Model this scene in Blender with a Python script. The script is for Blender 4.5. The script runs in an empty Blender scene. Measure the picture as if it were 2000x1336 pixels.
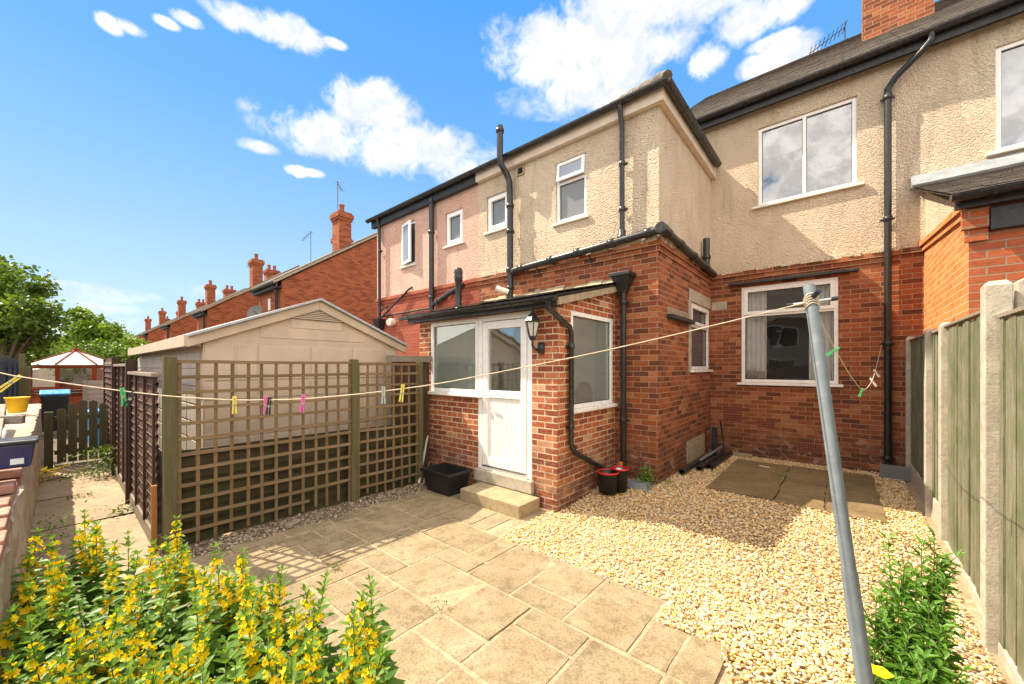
import bpy, bmesh, math, random
import numpy as np
from mathutils import Vector, Matrix
random.seed(7); RNG = np.random.default_rng(7)
S = bpy.context.scene
# ------------------------------------------------------------------ camera
EYE = Vector((0, 0, 1.7)); YAW = math.radians(40.46); FPX = 755.0; CX, CY = 1000.0, 717.5
cam = bpy.data.cameras.new('camera'); camo = bpy.data.objects.new('camera', cam)
S.collection.objects.link(camo); S.camera = camo
cam.sensor_width = 36; cam.lens = 36 * FPX / 2000; cam.shift_y = (CY - 668) / 2000
cam.clip_start = .05; cam.clip_end = 3000
camo.location = EYE; camo.rotation_euler = (math.radians(90), 0, YAW)
FW = Vector((-math.sin(YAW), math.cos(YAW), 0)); RT = Vector((math.cos(YAW), math.sin(YAW), 0))
def ray(px, py): return FW * FPX + RT * (px - CX) + Vector((0, 0, CY - py))
def at(ax, v, px, py):
    q = ray(px, py); i = 'XYZ'.index(ax); return EYE + q * ((v - EYE[i]) / q[i])
def atd(px, py, d): return EYE + ray(px, py) * (d / FPX)
# ------------------------------------------------------------------ light
SUN = Vector((1, .37, -1.29)).normalized()
sl = bpy.data.lights.new('sun', 'SUN'); sl.energy = 3.9; sl.angle = math.radians(.55); sl.color = (1, .87, .66)
so = bpy.data.objects.new('sun', sl); S.collection.objects.link(so)
so.rotation_euler = SUN.to_track_quat('-Z', 'Y').to_euler()
S.view_settings.view_transform = 'Standard'; S.view_settings.look = 'None'; S.view_settings.gamma = 1
S.view_settings.exposure = 1.32
W = bpy.data.worlds.new('World'); S.world = W; W.use_nodes = True
class NT:
    """small helper for building node trees"""
    def __init__(s, tree): s.t = tree; s.n = tree.nodes; s.l = tree.links
    def node(s, typ, **kw):
        n = s.n.new(typ)
        for k, v in kw.items(): setattr(n, k, v)
        return n
    def put(s, sock, v):
        if v is None: return
        if isinstance(v, bpy.types.NodeSocket): s.l.new(v, sock)
        else:
            if isinstance(v, (tuple, list)) and len(v) == 3 and sock.type == 'RGBA': v = (*v, 1)
            sock.default_value = v
    def math(s, op, a, b=None, c=None, clamp=False):
        n = s.node('ShaderNodeMath', operation=op, use_clamp=clamp)
        s.put(n.inputs[0], a); s.put(n.inputs[1], b)
        if c is not None: s.put(n.inputs[2], c)
        return n.outputs[0]
    def mix(s, f, a, b, blend='MIX'):
        n = s.node('ShaderNodeMixRGB', blend_type=blend)
        s.put(n.inputs[0], f); s.put(n.inputs[1], a); s.put(n.inputs[2], b); return n.outputs[0]
    def noise(s, vec=None, scale=5, detail=4, rough=.55, dist=0, out=0):
        n = s.node('ShaderNodeTexNoise'); s.put(n.inputs['Vector'], vec); s.put(n.inputs['Scale'], scale)
        s.put(n.inputs['Detail'], detail); s.put(n.inputs['Roughness'], rough); s.put(n.inputs['Distortion'], dist)
        return n.outputs[out]
    def ramp(s, f, stops, interp='LINEAR'):
        n = s.node('ShaderNodeValToRGB'); s.put(n.inputs[0], f); cr = n.color_ramp; cr.interpolation = interp
        while len(cr.elements) > 1: cr.elements.remove(cr.elements[0])
        cr.elements[0].position = stops[0][0]; cr.elements[0].color = (*stops[0][1], 1) if len(stops[0][1]) == 3 else stops[0][1]
        for p, c in stops[1:]:
            e = cr.elements.new(p); e.color = (*c, 1) if len(c) == 3 else c
        return n.outputs[0]
    def maprange(s, v, a, b, c=0, d=1, smooth=True):
        n = s.node('ShaderNodeMapRange'); n.interpolation_type = 'SMOOTHSTEP' if smooth else 'LINEAR'
        for i, x in enumerate((v, a, b, c, d)): s.put(n.inputs[i], x)
        return n.outputs[0]
    def mapping(s, vec, scale=(1, 1, 1), rot=(0, 0, 0), loc=(0, 0, 0)):
        n = s.node('ShaderNodeMapping'); s.put(n.inputs[0], vec); n.inputs['Scale'].default_value = scale
        n.inputs['Rotation'].default_value = rot; n.inputs['Location'].default_value = loc; return n.outputs[0]
w = NT(W.node_tree); w.n.clear()
wo = w.node('ShaderNodeOutputWorld'); bg = w.node('ShaderNodeBackground'); w.l.new(bg.outputs[0], wo.inputs[0])
sky = w.node('ShaderNodeTexSky', sky_type='NISHITA'); sky.sun_disc = False
sun_to = -SUN
sky.sun_elevation = math.asin(sun_to.z); sky.sun_rotation = math.atan2(sun_to.x, sun_to.y)
sky.air_density = 1.0; sky.dust_density = .3; sky.ozone_density = 1.6; sky.altitude = 50
bg.inputs[1].default_value = .165
gen = w.node('ShaderNodeTexCoord').outputs['Generated']
sx = w.node('ShaderNodeSeparateXYZ'); w.l.new(gen, sx.inputs[0])
AZ = w.math('ARCTAN2', sx.outputs[0], sx.outputs[1]); EL = w.math('ARCSINE', sx.outputs[2])
def ae(px, py):
    r = ray(px, py).normalized(); return math.atan2(r.x, r.y), math.asin(r.z)
wn = w.noise(gen, 9, 3, .6, out=1)
wv = w.node('ShaderNodeVectorMath', operation='MULTIPLY_ADD'); w.l.new(wn, wv.inputs[0]); wv.inputs[1].default_value = (.055,) * 3
w.l.new(gen, wv.inputs[2]); wpos = wv.outputs[0]
n1 = w.noise(wpos, 11, 9, .62); n2 = w.noise(wpos, 30, 5, .6)
def blobs(lst):
    cur = None
    for (px, py, rx, ry) in lst:
        a0, e0 = ae(px, py); a1, _ = ae(px + rx, py); _, e1 = ae(px, py - ry)
        ra = abs(a1 - a0); re = abs(e1 - e0)
        da = w.math('DIVIDE', w.math('SUBTRACT', AZ, a0), ra); de = w.math('DIVIDE', w.math('SUBTRACT', EL, e0), re)
        v = w.math('SUBTRACT', 1.0, w.math('ADD', w.math('MULTIPLY', da, da), w.math('MULTIPLY', de, de)))
        cur = v if cur is None else w.math('SMOOTH_MAX', cur, v, .15)
    return w.math('MAXIMUM', cur, -1.5)
big = blobs([(1070, 95, 130, 70), (1190, 60, 150, 110), (1330, 10, 190, 60), (1180, 170, 120, 75), (1380, 115, 40, 40), (1480, 30, 110, 45), (1290, 90, 90, 55),
             (1510, 82, 55, 18), (1540, 115, 90, 40), (1470, 130, 35, 25), (730, 215, 90, 58), (630, 265, 110, 55), (770, 285, 150, 60), (860, 300, 80, 40), (580, 333, 28, 13), (612, 338, 26, 10),
             (470, 35, 70, 30), (560, 60, 80, 35), (610, 78, 30, 16), (655, 86, 30, 12), (325, 44, 30, 12), (365, 38, 32, 15), (215, 45, 30, 20), (250, 52, 32, 16), (890, 330, 90, 40), (510, 288, 40, 14)])
thin = blobs([(220, 575, 110, 22), (170, 600, 120, 22), (385, 565, 60, 18), (150, 640, 200, 40), (930, 300, 70, 24), (1080, 200, 120, 60), (960, 400, 120, 50), (130, 555, 60, 10)])
fill_cloud = w.math('SUBTRACT', w.math('MULTIPLY', w.noise(gen, 2.2, 3, .5), 2.6), .55)    # unseen cloud added behind the camera, for ambient fill and window reflections
fill_mask = w.maprange(w.math('ADD', w.math('MULTIPLY', sx.outputs[1], -.76), w.math('MULTIPLY', sx.outputs[0], .65)), .02, .3)
fill_mask = w.math('MAXIMUM', fill_mask, w.maprange(sx.outputs[2], .72, .86))  # unseen overhead cloud added too, to warm the fill light
fill_cloud = w.math('SUBTRACT', w.math('MULTIPLY', w.math('ADD', fill_cloud, 2.0), fill_mask), 2.0)
dens = w.math('ADD', w.math('MAXIMUM', big, fill_cloud), w.math('MULTIPLY', w.math('SUBTRACT', n1, .5), 4.2))
dens = w.math('ADD', dens, w.math('MULTIPLY', w.math('SUBTRACT', n2, .5), 1.6))
cl = w.maprange(dens, -.35, .85)
dt = w.math('ADD', thin, w.math('MULTIPLY', w.math('SUBTRACT', w.noise(w.mapping(wpos, (1, 1, 3.2)), 12, 7, .6), .5), 3.4))
ct = w.math('MULTIPLY', w.maprange(dt, .1, 1.6), .62)
mask = w.math('MAXIMUM', cl, ct)
up = w.noise(w.mapping(wpos, loc=(0, 0, -.018)), 11, 6, .6)
shade = w.maprange(w.math('SUBTRACT', up, n1), -.09, .09)
ccol = w.mix(shade, (2.15, 2.28, 2.5), (3.1, 3.08, 3.0))
ccol = w.mix(fill_mask, ccol, w.mix(shade, (5.2, 4.75, 4.2), (8.0, 7.3, 6.4)))  # added fill cloud is brighter and warmer than the visible cloud
horiz = w.math('POWER', w.math('SUBTRACT', 1.0, w.math('ABSOLUTE', sx.outputs[2]), clamp=True), 5.0)
skyc = w.mix(1.0, sky.outputs[0], (.62, .85, 1.2), 'MULTIPLY')
grad = w.ramp(sx.outputs[2], [(0, (.172, .205, .235)), (.12, (.136, .188, .235)), (.3, (.082, .150, .232)), (.5, (.040, .115, .225)), (.75, (.018, .09, .24)), (1, (.014, .075, .22))])
gm = w.node('ShaderNodeVectorMath', operation='SCALE'); w.l.new(grad, gm.inputs[0]); gm.inputs['Scale'].default_value = 10
skyc = w.mix(.93, skyc, gm.outputs[0])
skyc = w.mix(w.math('MULTIPLY', horiz, .25, clamp=True), skyc, (1.7, 2.15, 2.6))
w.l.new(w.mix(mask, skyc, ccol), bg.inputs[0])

# ------------------------------------------------------------------ mesh helpers
COL = S.collection
class MB:
    def __init__(s): s.v = []; s.f = []; s.sm = []
    def add(s, vs, fs, smooth=False):
        o = len(s.v); s.v += [tuple(x) for x in vs]; s.f += [tuple(i + o for i in f) for f in fs]; s.sm += [smooth] * len(fs); return s
    def box(s, x0, x1, y0, y1, z0, z1):
        if x0 > x1: x0, x1 = x1, x0
        if y0 > y1: y0, y1 = y1, y0
        if z0 > z1: z0, z1 = z1, z0
        v = [(x, y, z) for z in (z0, z1) for y in (y0, y1) for x in (x0, x1)]
        return s.add(v, [(0, 2, 3, 1), (4, 5, 7, 6), (0, 1, 5, 4), (2, 6, 7, 3), (0, 4, 6, 2), (1, 3, 7, 5)])
    def obox(s, c, ax, ay, az, hx, hy, hz):
        c = Vector(c); v = [c + ax * (hx * i) + ay * (hy * j) + az * (hz * k) for k in (-1, 1) for j in (-1, 1) for i in (-1, 1)]
        return s.add(v, [(0, 2, 3, 1), (4, 5, 7, 6), (0, 1, 5, 4), (2, 6, 7, 3), (0, 4, 6, 2), (1, 3, 7, 5)])
    def beam(s, p0, p1, wd, h, up=(0, 0, 1)):
        p0 = Vector(p0); p1 = Vector(p1); a = (p1 - p0); L = a.length; a.normalize(); up = Vector(up)
        sd = a.cross(up)
        if sd.length < 1e-3: sd = a.cross(Vector((1, 0, 0)))
        sd.normalize(); u = sd.cross(a)
        return s.obox((p0 + p1) / 2, a, sd, u, L / 2, wd / 2, h / 2)
    def tube(s, pts, r, seg=10, caps=True, closed=False):
        pts = [Vector(p) for p in pts]; n = len(pts); rs = r if isinstance(r, (list, tuple)) else [r] * n
        vs = []; prev = None
        for i, p in enumerate(pts):
            if closed: t = pts[(i + 1) % n] - pts[i - 1]
            else: t = pts[min(i + 1, n - 1)] - pts[max(i - 1, 0)]
            t.normalize()
            if prev is None:
                u = t.orthogonal().normalized()
            else:
                u = prev - t * prev.dot(t)
                u = u.normalized() if u.length > 1e-6 else t.orthogonal().normalized()
            prev = u; b = t.cross(u)
            for k in range(seg):
                a = 2 * math.pi * k / seg; vs.append(p + (u * math.cos(a) + b * math.sin(a)) * rs[i])
        fs = []
        for i in range(n if closed else n - 1):
            j = (i + 1) % n
            for k in range(seg):
                k2 = (k + 1) % seg; fs.append((i * seg + k, i * seg + k2, j * seg + k2, j * seg + k))
        s.add(vs, fs, True)
        if caps and not closed:
            s.add(vs[:seg], [tuple(reversed(range(seg)))]); s.add(vs[-seg:], [tuple(range(seg))])
        return s
    def lathe(s, c, prof, seg=20, smooth=True):
        c = Vector(c); vs = []; fs = []
        for (r, z) in prof:
            for k in range(seg):
                a = 2 * math.pi * k / seg; vs.append(c + Vector((r * math.cos(a), r * math.sin(a), z)))
        for i in range(len(prof) - 1):
            for k in range(seg):
                k2 = (k + 1) % seg; fs.append((i * seg + k, i * seg + k2, (i + 1) * seg + k2, (i + 1) * seg + k))
        return s.add(vs, fs, smooth)
    def prism(s, poly, ext):
        ext = Vector(ext); poly = [Vector(p) for p in poly]; n = len(poly)
        nrm = Vector((0, 0, 0))
        for i in range(n): nrm += poly[i].cross(poly[(i + 1) % n])
        if nrm.dot(ext) > 0: poly = poly[::-1]
        vs = poly + [p + ext for p in poly]
        fs = [tuple(range(n)), tuple(reversed(range(n, 2 * n)))]
        for i in range(n):
            j = (i + 1) % n; fs.append((j, i, i + n, j + n))
        return s.add(vs, fs)
    # boxes on a wall plane: pl = ('Y', c) faces -Y, ('X', c) faces +X, ('W', c) faces -X ; n is measured outward
    def pbox(s, pl, u0, u1, n0, n1, z0, z1):
        a, c = pl
        if a == 'Y': return s.box(u0, u1, c - n1, c - n0, z0, z1)
        if a == 'X': return s.box(c + n0, c + n1, u0, u1, z0, z1)
        return s.box(c - n1, c - n0, u0, u1, z0, z1)
    def build(s, name, m, parent=None, bevel=0, label=None, attr=None):
        me = bpy.data.meshes.new(name)
        V = np.array(s.v, dtype=np.float64); mn = V.min(0); mx = V.max(0)
        org = Vector(((mn[0] + mx[0]) / 2, (mn[1] + mx[1]) / 2, mn[2]))
        me.from_pydata([tuple(v) for v in (V - np.array(org))], [], s.f)
        me.polygons.foreach_set('use_smooth', s.sm)
        uvl = me.uv_layers.new(name='uv')
        nl = len(me.loops); li = np.zeros(nl, dtype=np.int32); me.loops.foreach_get('vertex_index', li)
        nr = np.zeros(len(me.polygons) * 3); me.polygons.foreach_get('normal', nr); nr = nr.reshape(-1, 3)
        lt = np.zeros(len(me.polygons), dtype=np.int32); me.polygons.foreach_get('loop_total', lt)
        ax = np.abs(nr).argmax(1); axl = np.repeat(ax, lt); P = V[li]
        u = np.where(axl == 0, P[:, 1], P[:, 0]); v = np.where(axl == 2, P[:, 1], P[:, 2])
        uvl.data.foreach_set('uv', np.stack([u, v], 1).ravel())
        if attr is not None:
            at_ = me.attributes.new('rnd', 'FLOAT', 'POINT'); at_.data.foreach_set('value', np.array(attr, dtype=np.float32))
        me.materials.append(m)
        o = bpy.data.objects.new(name, me); COL.objects.link(o)
        if parent is not None:
            o.parent = parent; o.location = org - wloc(parent)
        else: o.location = org
        if bevel:
            b = o.modifiers.new('bevel', 'BEVEL'); b.width = bevel; b.segments = 2; b.limit_method = 'ANGLE'; b.angle_limit = .8
        if label: o['label'] = label
        return o
def wloc(o):
    p = Vector((0, 0, 0))
    while o is not None: p += o.location; o = o.parent
    return p
def thing(name, loc, label, cat, group=None):
    o = bpy.data.objects.new(name, None); COL.objects.link(o); o.location = loc; o.empty_display_size = .2
    return tag(o, label, cat, group)
def tag(o, label, cat, group=None, kind=None):
    o['label'] = label; o['category'] = cat
    if group: o['group'] = group
    if kind: o['kind'] = kind
    return o
def struct(o): o['kind'] = 'structure'; return o
def lerp(a, b, t): return Vector(a) * (1 - t) + Vector(b) * t

# ------------------------------------------------------------------ materials
def newmat(name):
    m = bpy.data.materials.new(name); m.use_nodes = True; t = NT(m.node_tree); t.n.clear()
    o = t.node('ShaderNodeOutputMaterial'); p = t.node('ShaderNodeBsdfPrincipled'); t.l.new(p.outputs[0], o.inputs[0])
    return m, t, p, o
def bump(t, h, strength=.3, dist=.01, prev=None):
    b = t.node('ShaderNodeBump'); t.put(b.inputs['Strength'], strength); b.inputs['Distance'].default_value = dist
    t.put(b.inputs['Height'], h)
    if prev is not None: t.l.new(prev, b.inputs['Normal'])
    return b.outputs[0]
def simple(name, col, rough=.5, var=.12, nscale=8, bumpst=.0, spec=.5, metal=0, dirt=None, dirtamt=.3, bscale=60):
    m, t, p, o = newmat(name); tc = t.node('ShaderNodeTexCoord').outputs['Object']
    n = t.noise(tc, nscale, 5, .6)
    c = t.mix(t.maprange(n, .3, .7), tuple(x * (1 - var) for x in col), tuple(min(1, x * (1 + var)) for x in col))
    if dirt:
        c = t.mix(t.math('MULTIPLY', t.maprange(t.noise(tc, nscale * 2.3, 6, .65), .5, .72), dirtamt), c, dirt)
    t.put(p.inputs['Base Color'], c); t.put(p.inputs['Roughness'], t.maprange(t.noise(tc, nscale * 3, 3), .3, .7, max(0, rough - .08), min(1, rough + .08)))
    p.inputs['Specular IOR Level'].default_value = spec; p.inputs['Metallic'].default_value = metal
    if bumpst: t.l.new(bump(t, t.noise(tc, bscale, 5, .6), bumpst, .004), p.inputs['Normal'])
    return m
def brickmat(name, stops, mortar, mw=.011, stain=(.08, .05, .04), stainamt=.35, efflo=.3, rough=.85, low_dark=True, courses=1.0):
    m, t, p, o = newmat(name); uv = t.node('ShaderNodeUVMap').outputs[0]
    # slight waviness of the courses
    wob = t.noise(uv, 3.0, 2, .5, out=1)
    va = t.node('ShaderNodeVectorMath', operation='MULTIPLY_ADD'); t.l.new(wob, va.inputs[0]); va.inputs[1].default_value = (.006, .006, 0); t.l.new(uv, va.inputs[2])
    wob2 = t.noise(uv, 45, 3, .6, out=1)
    vb = t.node('ShaderNodeVectorMath', operation='MULTIPLY_ADD'); t.l.new(wob2, vb.inputs[0]); vb.inputs[1].default_value = (.005, .005, 0); t.l.new(va.outputs[0], vb.inputs[2])
    b = t.node('ShaderNodeTexBrick'); t.l.new(vb.outputs[0], b.inputs['Vector'])
    b.offset = .5; b.inputs['Scale'].default_value = 1; b.inputs['Brick Width'].default_value = .225; b.inputs['Row Height'].default_value = .075 * courses
    b.inputs['Mortar Size'].default_value = mw / 2; b.inputs['Mortar Smooth'].default_value = .25; b.inputs['Bias'].default_value = 0
    b.inputs['Color1'].default_value = (0, 0, 0, 1); b.inputs['Color2'].default_value = (1, 1, 1, 1); b.inputs['Mortar'].default_value = (.5, .5, .5, 1)
    col = t.ramp(b.outputs['Color'], stops)
    n = t.noise(uv, 14, 6, .65); n3 = t.noise(uv, 90, 4, .6); nb = t.noise(uv, 24, 5, .7)
    col = t.mix(.5, col, t.mix(n, (.55, .52, .5), (1.5, 1.48, 1.45)), 'MULTIPLY')
    col = t.mix(t.math('MULTIPLY', t.maprange(n3, .52, .75), .45), col, tuple(x * .45 for x in stops[0][1]))
    col = t.mix(t.math('MULTIPLY', t.maprange(nb, .5, .68), .4), col, tuple(x * .4 for x in stops[0][1]))
    col = t.mix(t.math('MULTIPLY', t.maprange(nb, .46, .3), efflo * .9), col, mortar)
    mc = t.mix(t.noise(uv, 30, 4), tuple(x * .72 for x in mortar), tuple(min(1, x * 1.2) for x in mortar))
    fac = t.math('MULTIPLY', b.outputs['Fac'], t.maprange(t.noise(uv, 7, 4), .25, .5, .55, 1))
    col = t.mix(fac, col, mc)
    big = t.noise(uv, 1.3, 5, .6)
    col = t.mix(t.math('MULTIPLY', t.maprange(big, .5, .75), stainamt), col, stain)
    col = t.mix(t.math('MULTIPLY', t.maprange(t.noise(uv, 3.3, 7, .7, 1.0), .6, .78), efflo), col, (.5, .42, .34))
    if low_dark:
        sv = t.node('ShaderNodeSeparateXYZ'); t.l.new(uv, sv.inputs[0]); lo = t.maprange(sv.outputs[1], 1.0, .15)
        ln_ = t.noise(t.mapping(uv, (1.2, 3, 1)), 2.4, 6, .65)
        col = t.mix(t.math('MULTIPLY', lo, t.maprange(ln_, .34, .6, 0, .7)), col, (.085, .045, .03))
        col = t.mix(t.math('MULTIPLY', lo, t.maprange(t.noise(uv, 6, 7, .7, .8), .52, .68, 0, .7)), col, (.42, .34, .27))
    t.put(p.inputs['Base Color'], col); p.inputs['Roughness'].default_value = rough; p.inputs['Specular IOR Level'].default_value = .25
    h = t.math('ADD', t.math('MULTIPLY', t.math('SUBTRACT', 1.0, b.outputs['Fac']), 1.0), t.math('MULTIPLY', n3, .35))
    t.l.new(bump(t, h, .55, .008), p.inputs['Normal'])
    return m
def rendermat(name, ca, cb, st=1.0):
    m, t, p, o = newmat(name); uv = t.node('ShaderNodeTexCoord').outputs['Object']
    v = t.node('ShaderNodeTexVoronoi'); v.feature = 'SMOOTH_F1'; t.put(v.inputs['Scale'], 52); v.inputs['Smoothness'].default_value = .35
    wv_ = t.node('ShaderNodeVectorMath', operation='MULTIPLY_ADD'); t.l.new(t.noise(uv, 20, 3, out=1), wv_.inputs[0]); wv_.inputs[1].default_value = (.05,) * 3; t.l.new(uv, wv_.inputs[2])
    t.l.new(wv_.outputs[0], v.inputs['Vector'])
    n = t.noise(uv, 1.1, 6, .6); f = t.noise(uv, 40, 6, .7)
    col = t.mix(t.maprange(n, .3, .7), ca, cb)
    col = t.mix(t.math('MULTIPLY', t.maprange(v.outputs[0], .35, .8), .25), col, tuple(x * .62 for x in ca))
    col = t.mix(t.math('MULTIPLY', t.maprange(t.noise(t.mapping(uv, (3, 3, .5)), 2.2, 5, .6), .48, .74), .38), col, (.34, .27, .18))
    t.put(p.inputs['Base Color'], col); p.inputs['Roughness'].default_value = .9; p.inputs['Specular IOR Level'].default_value = .2
    h = t.math('ADD', t.math('MULTIPLY', t.math('SUBTRACT', 1.0, v.outputs[0]), 1.0), t.math('MULTIPLY', f, .8))
    t.l.new(bump(t, h, st, .027), p.inputs['Normal'])
    return m
def woodmat(name, ca, cb, axis='Z', dark=(.05, .035, .02), darkamt=.4, green=None, greenamt=.5, st=.35, rough=.8, gs=1.0, rnd=.35):
    m, t, p, o = newmat(name); tc = t.node('ShaderNodeTexCoord').outputs['Object']
    sc = {'Z': (14, 14, .9), 'X': (.9, 14, 14), 'Y': (14, .9, 14)}[axis]; sc = tuple(x * gs for x in sc)
    mp = t.mapping(tc, sc)
    at_ = t.node('ShaderNodeAttribute', attribute_name='rnd').outputs['Fac']
    n = t.noise(mp, 2.2, 8, .68, .6); n2 = t.noise(t.mapping(tc, tuple(x * 3 for x in sc)), 3, 5, .7)
    col = t.mix(t.maprange(n, .3, .7), ca, cb)
    col = t.mix(t.math('MULTIPLY', t.maprange(n2, .52, .72), darkamt), col, dark)
    if green: col = t.mix(t.math('MULTIPLY', t.maprange(t.noise(tc, 3.2, 6, .6), .4, .65), greenamt), col, green)
    k = t.math('ADD', 1 - rnd / 2, t.math('MULTIPLY', at_, rnd))
    col = t.mix(1.0, col, t.node('ShaderNodeCombineXYZ').outputs[0] if False else t.mix(k, (0, 0, 0), (1, 1, 1)), 'MULTIPLY')
    t.put(p.inputs['Base Color'], col); p.inputs['Roughness'].default_value = rough; p.inputs['Specular IOR Level'].default_value = .25
    t.l.new(bump(t, t.math('ADD', n, t.math('MULTIPLY', n2, .6)), st, .006), p.inputs['Normal'])
    return m
def leafmat(name, ca, cb, trans=.35, attr=True, rough=.45):
    m, t, p, o = newmat(name)
    a = t.node('ShaderNodeAttribute', attribute_name='rnd').outputs['Fac']
    tc = t.node('ShaderNodeTexCoord').outputs['Object']
    c = t.mix(t.math('ADD', t.math('MULTIPLY', a, .8), t.math('MULTIPLY', t.math('SUBTRACT', t.noise(tc, 2.5, 3), .5), .7), clamp=True), ca, cb)
    t.put(p.inputs['Base Color'], c); p.inputs['Roughness'].default_value = rough; p.inputs['Specular IOR Level'].default_value = .35
    tr = t.node('ShaderNodeBsdfTranslucent'); t.put(tr.inputs[0], t.mix(1, c, (1.3, 1.25, .5), 'MULTIPLY'))
    mx = t.node('ShaderNodeMixShader'); mx.inputs[0].default_value = trans
    t.l.new(p.outputs[0], mx.inputs[1]); t.l.new(tr.outputs[0], mx.inputs[2]); t.l.new(mx.outputs[0], o.inputs[0])
    return m
def glassmat(name, tint=(.55, .6, .6), base=.16, rough=.0, wav=.0):
    m, t, p, o = newmat(name); t.n.remove(p)
    gl = t.node('ShaderNodeBsdfGlossy'); gl.inputs['Roughness'].default_value = rough; gl.inputs[0].default_value = (.95, .97, 1, 1)
    tr = t.node('ShaderNodeBsdfTransparent'); tr.inputs[0].default_value = (*tint, 1)
    fr = t.node('ShaderNodeLayerWeight'); fr.inputs[0].default_value = .35
    f = t.math('ADD', base, t.math('MULTIPLY', fr.outputs['Fresnel'], .45), clamp=True)
    if wav:
        tc = t.node('ShaderNodeTexCoord').outputs['Object']; t.l.new(bump(t, t.noise(tc, 1.6, 2), wav, .05), gl.inputs['Normal'])
    mx = t.node('ShaderNodeMixShader'); t.put(mx.inputs[0], f); t.l.new(tr.outputs[0], mx.inputs[1]); t.l.new(gl.outputs[0], mx.inputs[2]); t.l.new(mx.outputs[0], o.inputs[0])
    return m
BR_MAIN = [(0, (.11, .038, .022)), (.2, (.20, .056, .026)), (.5, (.28, .078, .032)), (.75, (.34, .102, .040)), (.9, (.41, .16, .07)), (1, (.20, .065, .038))]
M = {}
def film(m_, fac, col):
    t = NT(m_.node_tree); o = [n for n in m_.node_tree.nodes if n.type == 'OUTPUT_MATERIAL'][0]; sh = o.inputs[0].links[0].from_socket
    d = t.node('ShaderNodeBsdfDiffuse'); d.inputs[0].default_value = (*col, 1); x = t.node('ShaderNodeMixShader'); x.inputs[0].default_value = fac
    t.l.new(sh, x.inputs[1]); t.l.new(d.outputs[0], x.inputs[2]); t.l.new(x.outputs[0], o.inputs[0]); return m_
M['brick'] = brickmat('red_brick', BR_MAIN, (.38, .26, .16), efflo=.22)
M['brick_porch'] = brickmat('porch_brick', [(0, (.22, .06, .035)), (.3, (.31, .08, .04)), (.6, (.41, .115, .05)), (.85, (.50, .18, .08)), (1, (.56, .33, .2))], (.68, .54, .36), mw=.0155, efflo=.6)
M['brick_painted'] = brickmat('painted_brick', [(0, (.33, .085, .05)), (1, (.42, .12, .07))], (.20, .05, .035), mw=.009, stainamt=.12, efflo=.08)
M['brick_orange'] = brickmat('orange_brick', [(0, (.52, .165, .045)), (.5, (.60, .205, .06)), (1, (.68, .26, .08))], (.58, .44, .28), mw=.010, stainamt=.06, efflo=.05, low_dark=False)
M['brick_smooth'] = brickmat('smooth_red_brick', [(0, (.36, .088, .038)), (1, (.45, .125, .05))], (.30, .25, .17), mw=.013, stainamt=.1, efflo=.08)
M['brick_far'] = brickmat('far_brick', [(0, (.2, .05, .022)), (.5, (.32, .088, .032)), (1, (.40, .12, .045))], (.36, .17, .10), mw=.010, efflo=.06, stainamt=.22)
M['cream'] = rendermat('cream_pebbledash', (.70, .56, .41), (.82, .69, .53))
M['pink'] = rendermat('pink_pebbledash', (.76, .46, .37), (.84, .58, .48), 1.0)
M['opposite'] = rendermat('grey_pebbledash', (.42, .36, .28), (.5, .42, .33))
M['upvc'] = simple('white_upvc', (.87, .86, .84), .28, .03, 3, spec=.5, dirt=(.55, .5, .42), dirtamt=.25)
M['sillstone'] = simple('painted_sill', (.70, .66, .58), .6, .1, 10, .2, dirt=(.3, .26, .2))
M['cladding'] = simple('cream_fascia', (.66, .57, .47), .5, .06, 4, .05, dirt=(.4, .32, .24), dirtamt=.4)
M['blackplastic'] = simple('black_plastic', (.018, .018, .02), .33, .3, 12, .04, dirt=(.12, .10, .085), dirtamt=.55)
M['castiron'] = simple('black_iron', (.014, .014, .016), .42, .3, 14, .2, dirt=(.09, .07, .055), dirtamt=.5)
M['blackpaint'] = simple('black_paint', (.02, .022, .026), .5, .3, 9, .15, dirt=(.1, .1, .1), dirtamt=.3)
M['concrete'] = simple('concrete', (.42, .37, .29), .9, .16, 7, .5, dirt=(.2, .17, .12), dirtamt=.5)
M['concrete_post'] = simple('concrete_post', (.46, .41, .33), .92, .16, 9, .8, dirt=(.22, .19, .13), dirtamt=.7)
M['step'] = simple('step_stone', (.34, .265, .155), .9, .16, 6, .6, dirt=(.17, .13, .07), dirtamt=.6)
M['lead'] = simple('lead', (.25, .27, .29), .5, .15, 8, .1)
M['galv'] = simple('galvanised_steel', (.16, .19, .21), .62, .12, 10, .1, metal=.1, dirt=(.36, .39, .39), dirtamt=.3)
M['darkroom'] = simple('room_plaster', (.42, .39, .34), .9, .05, 2)
M['lightroom'] = simple('porch_plaster', (.80, .82, .78), .9, .05, 2)
M['curtain'] = simple('curtain_cloth', (.85, .80, .78), .9, .08, 5)
M['blind'] = simple('blind_cloth', (.7, .72, .75), .9, .04, 5)
M['redcloth'] = simple('red_cloth', (.35, .03, .04), .9, .1, 5)
M['glass'] = glassmat('window_glass', (.90, .92, .91), .06, wav=.08)
M['glass_dark'] = film(glassmat('side_glass', (.6, .6, .6), .04), .15, (.4, .42, .44))
M['glass_up'] = glassmat('upstairs_glass', (.6, .62, .66), .2, wav=.015)
M['glass_frost'] = film(glassmat('frosted_glass', (.8, .8, .8), .05, rough=.25), .6, (.30, .33, .36))
mg_ = M['glass_mist'] = glassmat('misted_glass', (.9, .94, .92), .07); tm_ = NT(mg_.node_tree); om_ = [n for n in mg_.node_tree.nodes if n.type == 'OUTPUT_MATERIAL'][0]; sh_ = om_.inputs[0].links[0].from_socket
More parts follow.
